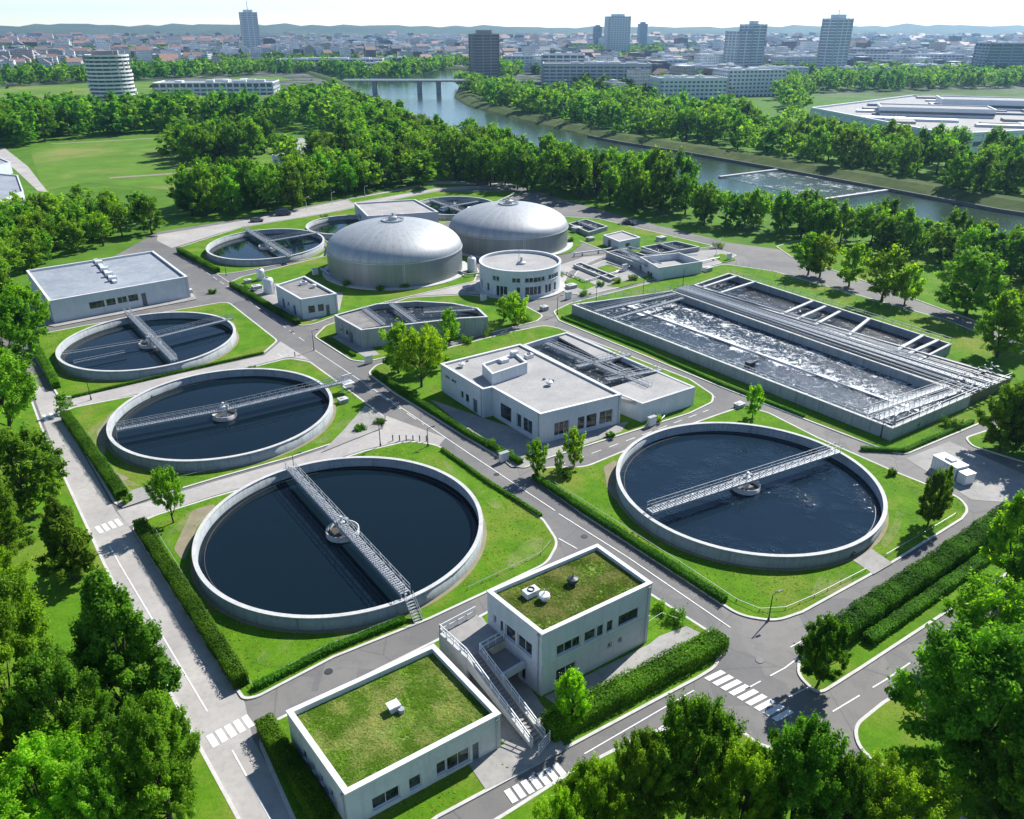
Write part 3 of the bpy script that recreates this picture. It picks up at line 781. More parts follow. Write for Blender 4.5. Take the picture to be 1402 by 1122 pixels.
def bridge(parent, pa, pb, z, w=1.5, lattice=True, mat='metal', rail=1.05, name='walkway'):
    a, b = Vector((*pa[:2], z)), Vector((*pb[:2], z)); d = (b - a).normalized(); n = Vector((-d.y, d.x, 0)) * w / 2
    m = MB(); L = (b - a).length
    for i in range(int(L / .42)):      # open grating
        p = a + d * (.42 * i + .18); m.beam(p - n, p + n, .26, .05)
    for s in (-1, 1): m.beam(a + n * s + Vector((0, 0, -.14)), b + n * s + Vector((0, 0, -.14)), .10, .32)
    m.beam(a + Vector((0, 0, -.1)), b + Vector((0, 0, -.1)), .35, .06)
    o = m.build(name, mat, parent)
    for s in (-1, 1): railing(o, a + n * s + Vector((0, 0, .03)), b + n * s + Vector((0, 0, .03)), rail, 1.25, mat, .027, lattice=lattice)
    return o

def tank(label, c, R_, z, bridges, sy=1.0, well=1.7, water_mat='tankwater', arms=(), n=112, wz=None):
    r = thing('clarifier_tank', label, 'tank', (c[0], c[1], 0), 'round clarifier tanks')
    wz = z - 1.45 if wz is None else wz
    el = lambda rr: [(c[0] + rr * math.cos(2 * PI * i / n), c[1] + rr * sy * math.sin(2 * PI * i / n)) for i in range(n)]
    m = MB(); m.ringwall(el(R_ - .1), el(R_ - .55), 0, z - .14); m.build('wall', 'concrete', r, True)
    m = MB(); m.ringwall(el(R_ - .04), el(R_ - .58), z - .14, z); m.build('rim', 'rim', r)
    m = MB(); m.poly(el(R_ - .5), wz); m.build('water', water_mat, r)
    m = MB(); m.ringwall(el(R_ - 1.25), el(R_ - 1.33), wz - .2, wz + .07); m.build('weir', 'sludge_and_deck', r)
    m = MB(); m.ringwall(el(R_ + .4), el(R_ - .1), 0, .15); m.build('apron', 'bare', r)
    if well:
        cw = MB(); nn = 40; k = lambda rr: arc(c, rr, nn)
        cw.ringwall(k(well), k(well - .16), wz - .3, wz + .75); wo = cw.build('centre_well', 'rim', r, True)
        cw = MB(); cw.poly(k(well - .1), wz + .12); cw.build('well_water', 'sludge_and_deck', wo)
        cw = MB(); cw.lathe(c, [(.42, wz), (.42, z + .1), (.55, z + .15), (.55, z + .55), (.2, z + .75), (.2, z + 1.2), (.02, z + 1.25)], 16); cw.build('drive_column', 'white_metal', wo)
        cw = MB(); cw.box((c[0] + .5, c[1] + .2, z + .5), (.6, .5, .55)); cw.build('motor', 'pipe', wo)
    for b in bridges: bridge(r, *b)
    for a, b, zz in arms:
        m = MB(); m.beam(Vector((*a[:2], zz)), Vector((*b[:2], zz)), .18, .22); m.beam(Vector((*a[:2], zz + .5)), Vector((*b[:2], zz + .5)), .08, .08)
        L = (Vector(b[:2]) - Vector(a[:2])).length
        for i in range(int(L / 2)):
            p = Vector(a[:2]).lerp(Vector(b[:2]), i * 2 / L); m.beam((p.x, p.y, zz), (p.x, p.y, zz + .5), .06, .06)
        m.build('scraper_arm', 'metal', r)
    return r
g2 = lambda u, v, z=2.0: G(u, v, z)
t5 = tank('large dark round tank crossed by one lattice bridge, right behind the low green-roofed building', (-21.99, 87.32), 18.3, 1.9,
     [((*g2(397, 643)[:2],), (*g2(556, 816)[:2],), 2.25, 1.15, True)], well=2.15)
t6 = tank('large round tank with sun glints and one bridge, right of the main road', (33.34, 98.69), 18.49, 1.9,
     [((*g2(889, 702)[:2],), (*g2(1146, 619)[:2],), 2.25, 1.15, True)], well=2.0, water_mat='ripplewater')
t4 = tank('dark round tank with one slim bridge reaching over its rim to the main road', (-48.47, 121.95), 18.02, 1.9,
     [((*g2(311, 560)[:2],), (*g2(478, 521)[:2],), 2.05, 1.1, True), ((*g2(160, 588)[:2],), (*g2(311, 560)[:2],), 2.0, .7, False)], well=2.0)
t3 = tank('dark round tank with crossing bridges, in front of the long white building', (-74.79, 155.63), 17.12, 1.9,
     [((*g2(174, 428)[:2],), (*g2(239, 494)[:2],), 2.05, 1.1, True), ((*g2(210, 463)[:2],), (*g2(318, 436)[:2],), 2.0, .9, False)], well=2.2,
     arms=(((*g2(85, 482)[:2],), (*g2(196, 464)[:2],), 1.4), ((*g2(100, 492)[:2],), (*g2(170, 478)[:2],), 1.2)), sy=1.02)
t2 = tank('dark round tank with crossed bridges, left of the nearer grey dome', (-72.9, 236.5), 16.83, 1.9,
     [((*g2(336, 314)[:2],), (*g2(398, 352)[:2],), 2.1, 1.2, True), ((*g2(364, 331)[:2],), (*g2(438, 318)[:2],), 2.0, 1.2, False)], well=2.4, sy=1.13)
tb = G(462, 307, 1.9)
tank('round tank half hidden behind the nearer grey dome', (tb.x + 3, tb.y), 13.0, 1.9, [((*g2(495, 297)[:2],), (*g2(520, 316)[:2],), 2.1, 1.3, False)], well=0, sy=1.1)
tb = G(622, 281, 1.9)
tank('round tank with pale walkways between the two grey domes', (tb.x, tb.y), 15.0, 1.9, [((*g2(590, 274)[:2],), (*g2(640, 292)[:2],), 2.1, 1.4, False), ((*g2(604, 285)[:2],), (*g2(655, 276)[:2],), 2.1, 1.4, False)], well=1.6, sy=1.1)
# steps over the rim of the two nearest tanks
def rim_steps(parent, p, d, z=1.95):
    d = Vector((d[0], d[1], 0)).normalized(); n = Vector((-d.y, d.x, 0)); m = MB(); p = Vector((p[0], p[1], 0))
    for i in range(8): m.beam(p + d * (.25 * i) - n * .5 + Vector((0, 0, z - .24 * i)), p + d * (.25 * i) + n * .5 + Vector((0, 0, z - .24 * i)), .26, .05)
    for s in (-.5, .5):
        m.beam(p + n * s + Vector((0, 0, z)), p + n * s + d * 2 + Vector((0, 0, .1)), .06, .18)
        m.beam(p + n * s + Vector((0, 0, z + .95)), p + n * s + d * 2 + Vector((0, 0, 1.0)), .05, .05)
        for k in (0, .5, 1): q = p + n * s + d * 2 * k + Vector((0, 0, z - 1.9 * k)); m.beam(q, q + Vector((0, 0, .95)), .05, .05)
    m.build('steps', 'metal', parent)
def out_dir(c, p): return (p[0] - c[0], p[1] - c[1])
for t, c, q in ((t5, (-21.99, 87.32), g2(560, 820)),): rim_steps(t, q, out_dir(c, q))

# gantry where the slim bridge leaves the rim
r = thing('bridge_gantry', 'white steel gantry at the road end of the slim tank bridge', 'gantry', G(478, 535))
m = MB()
for u, v in ((470, 540), (484, 536)):
    p = G(u, v); m.tube(p, p + Vector((0, 0, 3.6)), .09, 6)
m.build('leg', 'white_metal', r); m = MB(); a, b = G(470, 540), G(484, 536)
m.beam(a + Vector((0, 0, 3.5)), b + Vector((0, 0, 3.5)), .2, .2); m.beam(a + Vector((0, 0, 2.0)), b + Vector((0, 0, 2.0)), 1.8, .12); m.build('crossbeam', 'white_metal', r)

# ---------------------------------------------------------------- domes and round building
def dome(label, c, R_, hw, vtop):
    hd = 1.0
    while PX(c[0], c[1], hw + hd + 1.6)[1] > vtop: hd += .05
    r = thing('domed_digester', label, 'storage dome', (c[0], c[1], 0), 'grey digester domes')
    m = MB(); m.lathe(c, [(R_, 0), (R_, hw)], 112); m.build('drum_wall', 'drum', r, True)
    prof = [(R_ + .22, hw - .12), (R_ + .22, hw + .12)]
    m = MB(); m.lathe(c, [(R_, hw - .12)] + prof + [(R_, hw + .12)], 112); m.build('eaves_ring', 'metal', r)
    cap = 3.0; a0 = math.acos(cap / R_); pr = [(R_ * math.cos(a0 * k / 22), hw + .1 + hd * math.sin(a0 * k / 22) ** 1.0) for k in range(23)]
    m = MB(); m.lathe(c, pr, 112); m.build('dome_roof', 'dome', r, True); zt = pr[-1][1]
    m = MB(); m.lathe(c, [(3.05, zt - .1), (3.05, zt + .35), (2.6, zt + .35), (2.55, zt + .15), (1.2, zt + .22), (1.15, zt + 1.0), (.9, zt + 1.15), (.3, zt + 1.25), (.28, zt + 2.0), (.02, zt + 2.05)], 40); h = m.build('roof_hatch', 'metal', r)
    m = MB(); n = 20
    for i in range(n):
        p = Vector((c[0] + 2.85 * math.cos(2 * PI * i / n), c[1] + 2.85 * math.sin(2 * PI * i / n), zt + .3)); q = Vector((c[0] + 2.85 * math.cos(2 * PI * (i + 1) / n), c[1] + 2.85 * math.sin(2 * PI * (i + 1) / n), zt + .3))
        m.beam(p, p + Vector((0, 0, .9)), .05, .05); m.beam(p + Vector((0, 0, .9)), q + Vector((0, 0, .9)), .05, .05)
    m.build('railing', 'metal', h)
    m = MB(); m.lathe(c, [(R_ + 1.7, .1), (R_ + 1.7, .32), (R_ - .1, .32)], 80); m.build('base_apron', 'rim', r)
    # ladder and downpipes
    m = MB(); a = -PI / 2 + .25
    for s in (-.25, .25):
        p = (c[0] + (R_ + .15) * math.cos(a) + s, c[1] + (R_ + .15) * math.sin(a)); m.tube((*p, .3), (*p, hw + .4), .04, 5)
    for i in range(int(hw / .4)):
        p = (c[0] + (R_ + .15) * math.cos(a), c[1] + (R_ + .15) * math.sin(a), .5 + .4 * i); m.beam((p[0] - .25, p[1], p[2]), (p[0] + .25, p[1], p[2]), .035, .035)
    m.build('ladder', 'white_metal', r)
    return r
dome('nearer big grey metal dome, left of the round white building', (-31.64, 214.51), 18.05, 6.3, 294)
dome('farther big grey metal dome, right behind the round white building', (-0.97, 243.23), 17.84, 5.6, 272)

c, R_, H_ = (2.05, 198.44), 10.24, 6.9
r = thing('round_building', 'round two-storey white building with flat roof between domes and basins', 'building', (c[0], c[1], 0))
m = MB(); n = 60; P = arc(c, R_, n); wins = []
for i in range(n):
    a = (2 * PI * (i + .5) / n + PI / 2) % (2 * PI)      # 0 = back, PI = towards the viewer
    k = (i - int(n * .75)); ops = []
    if -13 <= k <= 13:
        if k in (-12, -9, -6, -5, -4, -1, 1, 2, 3, 4, 6, 7, 9): ops.append((.08, .97, .9 if k not in (-6, -5, -1, 1) else .25, 2.9))
        if k in (-7, -6, -2, -1, 1, 2, 3, 4, 5, 7, 8, 9, 10): ops.append((.03, .97, 4.0, 5.15))
    facade(m, P[i], P[(i + 1) % n], 0, H_ - .2, ops, .3); wins += [(P[i], P[(i + 1) % n], o) for o in ops]
inn = arc(c, R_ - .4, n); m.ringwall(inn, arc(c, R_ - .42, n), H_ - .8, H_ - .2); m.build('wall', 'wall', r)
m = MB(); m.ringwall(arc(c, R_ + .1, n), arc(c, R_ - .45, n), H_ - .2, H_); m.build('coping', 'coping', r)
m = MB(); m.poly(arc(c, R_ - .2, n), H_ - .7); ro = m.build('roof', 'slab_roof', r)
m = MB(); m.lathe((c[0] + .3, c[1] - .8), [(1.1, H_ - .7), (1.1, H_ - .3), (.7, H_ - .1), (.3, H_), (.25, H_ + 1.0), (.02, H_ + 1.05)], 20); m.tube((c[0] - .3, c[1] + 2, H_ - .6), (c[0] - .3, c[1] + 2, H_ + 2.2), .07, 5); m.build('vent', 'metal', ro)
for a, b, o in wins: window(r, a, b, o, .3)
m = MB(); m.lathe(c, [(R_ + 1.3, .1), (R_ + 1.3, .3), (R_ - .1, .3)], 60); m.build('base_apron', 'rim', r)
# ---------------------------------------------------------------- plant buildings
D = 'door'
def tuft_roof(parent, P, z, n, seed):
    """sedum and dry grass standing on a green roof"""
    rs = np.random.RandomState(seed); lo = np.min(P, 0); hi = np.max(P, 0); I = inset(P, .6); pts = []
    def inside(x, y):
        k = False
        for i in range(len(I)):
            (x0, y0), (x1, y1) = I[i - 1], I[i]
            if (y0 > y) != (y1 > y) and x < (x1 - x0) * (y - y0) / (y1 - y0) + x0: k = not k
        return k
    while len(pts) < n:
        x, y = lo + (hi - lo) * rs.random(2)
        d = noise_at(x * .35 + seed, y * .35) + .5 * noise_at(x * 1.3, y * 1.3 + seed)
        if inside(x, y) and rs.random() < .6 + .6 * d: pts.append((x, y))
    p = np.array(pts); h = .02 + .06 * rs.random(n) ** 2; a = rs.random(n) * 2 * PI; w = .05 + .05 * rs.random(n)
    b = np.stack([p[:, 0], p[:, 1], np.full(n, z)], 1); dx = np.stack([np.cos(a) * w, np.sin(a) * w, np.zeros(n)], 1)
    tip = b + np.stack([rs.normal(size=n) * .22, rs.normal(size=n) * .22, h], 1)
    v = np.stack([b - dx, b + dx, tip + dx * .5, tip - dx * .5], 1).reshape(-1, 3) - np.array(ORG[parent.name])
    o = bpy.data.objects.new('roof_plants', leafmesh('roof_plants', v, np.clip([.26 + 1.0 * noise_at(q[0] * .45 + seed, q[1] * .45) + .5 * noise_at(q[0] * 1.9, q[1] * 1.9) for q in pts] + rs.normal(size=n) * .15, 0, 1), 'sedum')); COL.objects.link(o); o.parent = parent; o['kind'] = 'stuff'
from mathutils import noise as mnoise
def noise_at(x, y): return mnoise.noise((x, y, .3))
M['sedum'] = leaf_mat('sedum_leaves', (.10, .195, .012), (.36, .36, .12), .5)

def roof_unit(parent, u, v, z, kind=0):
    p = G(u, v, z); m = MB()
    if kind == 0:     # tilted cowl on a square plinth
        m.box((p.x, p.y, z + .28), (.9, .8, .56), .6); m.box((p.x, p.y, z + .62), (1.15, .95, .16), .6); e = MB(); e.tube((p.x + .75, p.y - .3, z), (p.x + .75, p.y - .3, z + .45), .3, 14); e.build('exhaust_pipe', 'metal', parent)
    elif kind in (1, 4):   # mushroom vent
        m.lathe((p.x, p.y), [(.32, z), (.32, z + .5), (.62, z + .5), (.55, z + .75), (.1, z + .9)], 18); m.tube((p.x, p.y, z + .8), (p.x, p.y, z + 1.4), .05, 6)
    else:
        m.box((p.x, p.y, z + .35), (1.6, 1.0, .7), .62); e = MB(); e.lathe((p.x, p.y), [(.38, z + .7), (.38, z + .82), (.3, z + .82)], 16); e.build('fan', 'dark_metal', parent)
    return m.build('vent', 'white_metal' if kind < 3 else 'dark_metal', parent)

bl, Pl, rl = building('office_building', 'low white building with a bright green grass roof, bottommost building in the picture', 'building', [(392.3, 973.3), (472.5, 1087.3), (685, 976.9), (593.6, 882.3)], 4.3,
    {0: [(.25, .31, 1.0, 2.1), (.40, .46, 1.0, 2.1), (.54, .60, 1.0, 2.1), (.70, .77, 1.0, 2.1)],
     1: [(.145, .315, .75, 2.15), (.375, .455, .75, 2.15), (.555, .62, .75, 2.25), (.625, .78, .55, 2.25), (.80, .845, .15, 2.25, D)]}, 'roofgrass', .62, parw=.4)
tuft_roof(rl, Pl, 3.68, 12000, 3); roof_unit(rl, 539, 972, 3.7, 0)
bt, Pt, rt = building('control_building', 'two-storey white building with a patchy green roof and an outside stair', 'building', [(667, 809), (742.3, 868.7), (893, 798), (818, 745)], 8.0,
    {0: [(.12, .17, 4.7, 5.6), (.25, .30, 4.3, 5.6), (.34, .53, 4.1, 5.7), (.57, .83, 4.1, 5.7), (.40, .58, .15, 2.4, D), (.63, .72, .2, 2.4)],
     1: [(.13, .34, 4.3, 5.6), (.375, .48, 4.3, 5.6), (.49, .545, 4.3, 5.6), (.58, .635, 4.3, 5.6), (.69, .88, 4.3, 5.6), (.13, .31, .15, 2.5), (.60, .64, 2.0, 2.7), (.70, .74, 2.0, 2.7)]}, 'roofgrass', .5, parw=.35)
tuft_roof(rt, Pt, 7.5, 9000, 8); roof_unit(rt, 727, 815, 7.5, 2); roof_unit(rt, 784, 800, 7.5, 4); roof_unit(rt, 745, 822, 7.5, 1)
m = MB(); m.ringwall(inset(Pt, -.05), inset(Pt, .01), 3.55, 3.70); m.build('floor_band', 'coping', bt)
# outside stair and landing along the left wall of the two-storey building
pA, pB = Vector((*Pt[0], 0)), Vector((*Pt[1], 0))       # left corner, front corner
def uv(t, o, z):     # along the left face, outwards from it
    d = (pB - pA); n = Vector((d.y, -d.x, 0)).normalized()
    if n.x > 0: n = -n
    return pA + d * t + n * o + Vector((0, 0, z))
r = thing('outside_stair', 'white outside stair with steel railings beside the two-storey building', 'stair', uv(.5, 3, 0))
zl = 3.75
m = MB(); m.prism([uv(-.22, .05, 0)[:2], uv(.34, .05, 0)[:2], uv(.34, 4.6, 0)[:2], uv(-.22, 4.6, 0)[:2]], zl - .28, zl, bottom=True); m.build('landing', 'paving', r)
m = MB(); m.prism([uv(-.22, 4.6, 0)[:2], uv(.34, 4.6, 0)[:2], uv(.34, 4.9, 0)[:2], uv(-.22, 4.9, 0)[:2]], 0, zl + .25); m.build('side_wall', 'rim', r)
m = MB(); m.prism([uv(.34, .05, 0)[:2], uv(.72, .05, 0)[:2], uv(.72, 3.1, 0)[:2], uv(.34, 3.1, 0)[:2]], 2.2, 2.48, bottom=True); m.build('lower_landing', 'paving', r)
m = MB(); m.prism([uv(.70, .05, 0)[:2], uv(.73, .05, 0)[:2], uv(.73, 3.1, 0)[:2], uv(.70, 3.1, 0)[:2]], 2.2, 3.1); m.build('parapet', 'wall', r)
t0, t1, ns = .34, 1.50, 24; fl = MB(); tr = MB()
for i in range(ns):
    a = t0 + (t1 - t0) * i / ns; b = t0 + (t1 - t0) * (i + 1) / ns; z = zl - (zl - .15) * (i + 1) / ns
    tr.prism([uv(a, 3.3, 0)[:2], uv(b + .006, 3.3, 0)[:2], uv(b + .006, 4.55, 0)[:2], uv(a, 4.55, 0)[:2]], z - .1, z, bottom=True)
tr.build('flight', 'paving', r)
m = MB()
for o in (3.25, 4.75):      # solid sloping balustrade walls
    a, b = uv(t0, o, zl), uv(t1, o, .15); n = (uv(0, 1, 0) - uv(0, 0, 0)).normalized() * .12
    vs = [a + n, a - n, b - n, b + n]; top = [p + Vector((0, 0, .30)) for p in vs]; lo = [p - Vector((0, 0, 1.25 if p.z > 2 else .1)) for p in vs]
    m.add(lo + top, [(0, 1, 5, 4), (1, 2, 6, 5), (2, 3, 7, 6), (3, 0, 4, 7), (4, 5, 6, 7), (0, 3, 2, 1)])
m.build('string_wall', 'rim', r)
for o in (3.25, 4.75): railing(r, uv(t0, o, zl + .3), uv(t1, o, .45), .9, 1.3, 'white_metal', .04)
railing(r, uv(-.22, 4.75, zl + .25), uv(.34, 4.75, zl + .25), 1.0, 1.2, 'white_metal', .045, lattice=True)
railing(r, uv(-.22, 4.75, zl + .02), uv(-.22, .2, zl + .02), 1.1, 1.2, 'white_metal', .045)
railing(r, uv(.34, .2, zl + .02), uv(.34, 3.2, zl + .02), 1.1, 1.0, 'white_metal', .04)
r = thing('gate', 'small white steel gate frame at the foot of the outside stair', 'gate', uv(1.62, 4.0, 0))
m = MB(); a, b = uv(1.56, 3.1, .1), uv(1.62, 4.9, .1)
for p in (a, b): m.beam(p, p + Vector((0, 0, 1.5)), .09, .09)
m.build('post', 'white_metal', r); m = MB()
for z in (.2, .6, 1.0, 1.4): m.beam(a + Vector((0, 0, z)), b + Vector((0, 0, z)), .06, .06)
m.build('gate_leaf', 'white_metal', r)

ba, Pa, ra = building('process_building', 'large white flat-roofed building with a rooftop box, in the centre beside the main road', 'building', [(603, 498), (661, 533), (674, 530), (740, 567), (851, 540), (712, 471)], 5.5,
    {0: [(.10, .22, 3.3, 3.9), (.26, .38, 3.3, 3.9), (.48, .55, 1.3, 2.7), (.60, .68, 1.3, 2.7), (.77, .87, .15, 2.7, D)],
     2: [(.18, .41, .9, 3.5), (.52, .62, .9, 3.3), (.65, .84, .9, 3.3)],
     3: [(.17, .35, .9, 3.2), (.455, .545, .9, 3.2), (.565, .69, .9, 3.2), (.73, .90, .9, 3.2)]}, 'slab_roof', .35)
# rooftop box
Q = ccw(w2([(660, 499), (674, 513), (722, 497), (706, 484)], 7.15)); zr = 5.15
m = MB(); m.prism(Q, zr, zr + 2.0, top=False); m.ringwall(inset(Q, .3), inset(Q, .31), zr + 1.6, zr + 2.0); b_ = m.build('penthouse', 'wall', ra)
m = MB(); m.poly(inset(Q, .1), zr + 1.6); m.build('penthouse_roof', 'slab_roof', b_)
m = MB(); m.ringwall(inset(Q, -.04), inset(Q, .34), zr + 2.0, zr + 2.12); m.build('coping', 'coping', b_)
m = MB(); p = G(704, 488, zr + 1.6); m.box((p.x, p.y, p.z + .5), (1.3, .9, 1.0), .6); p = G(690, 496, zr + 1.6); m.box((p.x, p.y, p.z + .3), (1.6, 1.0, .6), .6); m.build('fan_unit', 'white_metal', b_)
roof_unit(ra, 632, 503, zr, 1); roof_unit(ra, 752, 528, zr, 1); roof_unit(ra, 724, 490, zr, 2)
for u, v in ((745, 520), (757, 522), (640, 495)):
    p = G(u, v, zr); m = MB(); m.lathe((p.x, p.y), [(.25, zr), (.25, zr + .25), (.05, zr + .3)], 12); m.build('roof_drain', 'roof_dark', ra)

# open basins behind it
def basin(parent, px, z, wz, mat_w, th=.4, wname='basin_wall', z0=0.0, wallmat='concrete'):
    P = ccw(w2(px, z)); m = MB(); m.ringwall(P, inset(P, th), z0, z - .14); m.build(wname, wallmat, parent)
    m = MB(); m.ringwall(inset(P, -.05), inset(P, th + .05), z - .14, z); m.build('rim', 'rim', parent)
    m = MB(); m.poly(inset(P, th * .7), wz); m.build('water', mat_w, parent); return P
p0 = G(860, 520)
r = thing('open_basin', 'open concrete basin with walkways behind the large white flat-roofed building', 'basin', p0)
M['foamdark'] = foam_mat('dark_swirling_water', (1, 0, 0), (20, 135, 0), [(0, 9, .03)], (.02, .026, .03), .55, .66)
basin(r, [(716, 472), (742, 464), (776, 455), (952, 530), (880, 553), (850, 541)], 3.6, 2.6, 'foamdark', wallmat='wall')
def zpl(a, b, z): return G(*a, z), G(*b, z)
m = MB(); m.prism(ccw(w2([(815, 537), (880, 552), (949, 530), (900, 511)], 3.55)), 2.9, 3.5, bottom=True); m.build('cover_slab', 'slab_roof', r)
m = MB(); m.prism(ccw(w2([(765, 461), (785, 455), (852, 487), (832, 497)], 3.4)), 2.9, 3.3, bottom=True); m.build('cover_slab', 'slab_roof', r)
for a, b in (((748, 470), (890, 530)), ((790, 502), (862, 485)), ((830, 520), (905, 506))): bridge(r, G(*a, 3.5), G(*b, 3.5), 3.55, 1.0, False, 'metal', .9)
for a, b in (((806, 470), (880, 508)), ((780, 470), (850, 505))): m = MB(); m.tube(G(*a, 3.0), G(*b, 3.0), .22, 8); m.build('pipe', 'pipe', r)
P = ccw(w2([(880, 553), (952, 530), (950, 531), (878, 554)], 3.6))
for (a, b) in ((.18, .30), (.40, .52), (.62, .70)):
    A_, B_ = G(880, 578), G(951, 553); window(r, (A_ + Vector((-.06, -.06, 0))), (B_ + Vector((-.06, -.06, 0))), (a, b, 1.0, 1.9), .04)

# D shaped tank with a small plant room at its end
c0 = G(560, 450)
r = thing('settling_basin', 'D-shaped open basin with a plant room at its left end, below the nearer dome', 'basin', c0)
hp_ = [(457.5, 431.5), (494.4, 452), (560, 444), (630, 436), (668, 434), (655, 422), (620, 415), (570, 412), (515, 416)]
basin(r, hp_, 4.2, 3.0, 'foamdark', .4)
PH = w2(hp_, 4.2)
A_, B_ = Vector((*PH[0], 0)), Vector((*PH[1], 0)); od = Vector((-.06, -.08, 0))
for o in ((.20, .30, 1.2, 2.6), (.42, .52, 1.2, 2.6), (.56, .66, .15, 2.4, D)): window(r, A_ + od, B_ + od, o, .03)
m = MB(); m.prism(ccw(w2([(463, 433), (495, 450), (526, 445), (498, 424)], 4.05)), 3.4, 4.0); m.build('cover_slab', 'roof_dark', r)
for a, b in (((498, 424), (526, 445)), ((535, 417), (568, 441)), ((580, 428), (650, 424))): bridge(r, G(*a, 4.1), G(*b, 4.1), 4.12, .7, False, 'metal', .8)

bs, Ps, rs_ = building('pump_house', 'small white flat-roofed pump house with dark roof, left of the nearer dome', 'building', [(377.4, 390.3), (412, 410), (461, 402), (417, 378)], 4.9,
    {0: [(.20, .30, .15, 2.4, D), (.42, .50, 1.3, 2.4), (.64, .74, .15, 2.4, D)], 1: [(.17, .35, 1.4, 3.0), (.44, .60, 1.4, 3.0), (.66, .76, .15, 2.6, D)]}, 'roof_dark', .5)
roof_unit(rs_, 416, 390, 4.4, 2); roof_unit(rs_, 430, 394, 4.4, 1)
bw, Pw, rw = building('storage_hall', 'long white hall with flat grey roof, behind the tank with crossing bridges', 'building', [(36, 370.4), (67, 412.3), (256.4, 378.8), (209.5, 343.6)], 5.3,
    {1: [(.255, .36, 1.8, 3.3), (.375, .44, 1.8, 3.3), (.455, .525, 1.8, 3.3), (.535, .605, 1.8, 3.3), (.63, .665, .15, 3.2, D)]}, 'roof_blue', .55, parw=.4)
A_, B_ = G(131, 357, 4.8), G(158, 388, 4.8); m = MB(); m.beam(A_ + Vector((0, 0, .25)), B_ + Vector((0, 0, .25)), .9, .5)
for t in (.2, .5, .72, .9):
    p = A_.lerp(B_, t); m.box((p.x, p.y, 5.4), (1.7, 1.2, .9), .6)
m.build('roof_vents', 'white_metal', rw)
bk, Pk, rk = building('machine_hall', 'white flat-roofed hall behind the nearer grey dome', 'building', [(485, 278), (503, 296), (600, 290), (568, 273)], 5.2, {0: [(.3, .5, 1.4, 3.0)], 1: [(.15, .3, 1.4, 3)]}, 'slab_roof', .5)
building('valve_house', 'low white shed beside the road right of the farther dome', 'building', [(826, 322), (848, 331), (877, 325), (852, 316)], 3.0, {0: [(.3, .5, .15, 2.3, D)], 1: [(.3, .5, 1.0, 2.0)]}, 'slab_roof', .35)

# chemical dosing yard: roofless concrete bays and pipework
r = thing('dosing_plant', 'roofless grey concrete bays with pipework in the paved yard, left of the long aeration basin', 'basin', G(900, 365))
basin(r, [(876, 352), (902, 367), (962, 358), (930, 346)], 3.4, 1.6, 'slab_roof', .35, wallmat='wall')
basin(r, [(830, 345), (876, 362), (900, 355), (856, 340)], 1.8, .9, 'foamdark', .3)
for a, b, rr in (((838, 346), (893, 364), .28), ((845, 343), (905, 361), .22), ((860, 338), (915, 352), .25), ((885, 350), (955, 349), .2)): m = MB(); m.tube(G(*a, 2.4), G(*b, 2.4), rr, 8); m.build('pipe', 'pipe', r)
bridge(r, G(850, 342, 2), G(884, 366, 2), 2.3, 1.0, False, 'metal', .9)
for u, v in ((826, 366), (800, 375)):
    pass
r = thing('concrete_channel', 'long low concrete channel in the paved yard right of the round building', 'channel', G(810, 375))
basin(r, [(785, 362), (836, 383), (846, 379), (795, 359)], .9, .5, 'foamdark', .35)

# ---------------------------------------------------------------- aeration basins
za = 2.4
r = thing('aeration_basin', 'huge rectangular aeration basin of foaming water with pipe gallery, on the right', 'basin', G(1080, 500))
A1, A2, A3, A4 = (783, 417), (1222.5, 586.7), (1330, 541), (920, 398)
w0, w1 = G(*A1, za), G(*A2, za); ax = (w1 - w0).normalized(); an = Vector((-ax.y, ax.x, 0)); wid = (G(*A3, za) - w1).dot(an)
M['foam'] = foam_mat('foaming_water', tuple(an), tuple(w0), [(wid * .55, .8, .17), (wid * .64, 4.8, .085), (wid * .2, 3.0, .03), (wid * .97, 1.8, .08)], (.022, .038, .055),   .57, .64)
basin(r, [A1, A2, A3, A4], za, .75, 'foam', .45)
basin(r, [(950, 390), (1258, 494), (1303, 471), (998, 374)], za, .8, 'foamdark', .4)
gal = [(920, 398), (1330, 541), (1385, 517), (948, 390)]
m = MB(); m.prism(ccw(w2(gal, za - .3)), .0, za - .3); m.build('gallery_deck', 'sludge_and_deck', r)  # dark deck colour makes the gaps between the pipes dark
def lerp2(a, b, t): return (a[0] + (b[0] - a[0]) * t, a[1] + (b[1] - a[1]) * t)
for i, t in enumerate((.10, .24, .30, .54, .60, .76, .92)):
    a, b = lerp2(gal[0], gal[3], t), lerp2(gal[1], gal[2], t); zz = za + (.15, .35, .1, .5, .2, .45, .15, .35, .2)[i]
    m = MB(); m.tube(G(*a, zz), G(*b, zz), (.16, .22, .12, .2, .26, .14, .2, .16, .22)[i], 7)
    A_, B_ = G(*a, zz), G(*b, zz)
    for k in range(1, 24): q = A_.lerp(B_, k / 24); m.tube((q.x, q.y, za - .3), (q.x, q.y, zz), .05, 4)
    m.build('pipe', 'pipe' if i % 3 else 'metal', r)
bridge(r, G(*lerp2(gal[0], gal[3], .41), za + .5), G(*lerp2(gal[1], gal[2], .41), za + .5), za + .62, 1.2, False, 'metal', 1.0)
for q0, q1 in (((785, 418), (1221, 585)), ((922, 399), (1330, 540)), ((1225, 585), (1384, 518)), ((1000, 375), (1302, 470)), ((950, 391), (1256, 493)), ((786, 415), (918, 398))): railing(r, G(*q0, za + .02), G(*q1, za + .02), 1.05, 2.2, 'metal', .035)
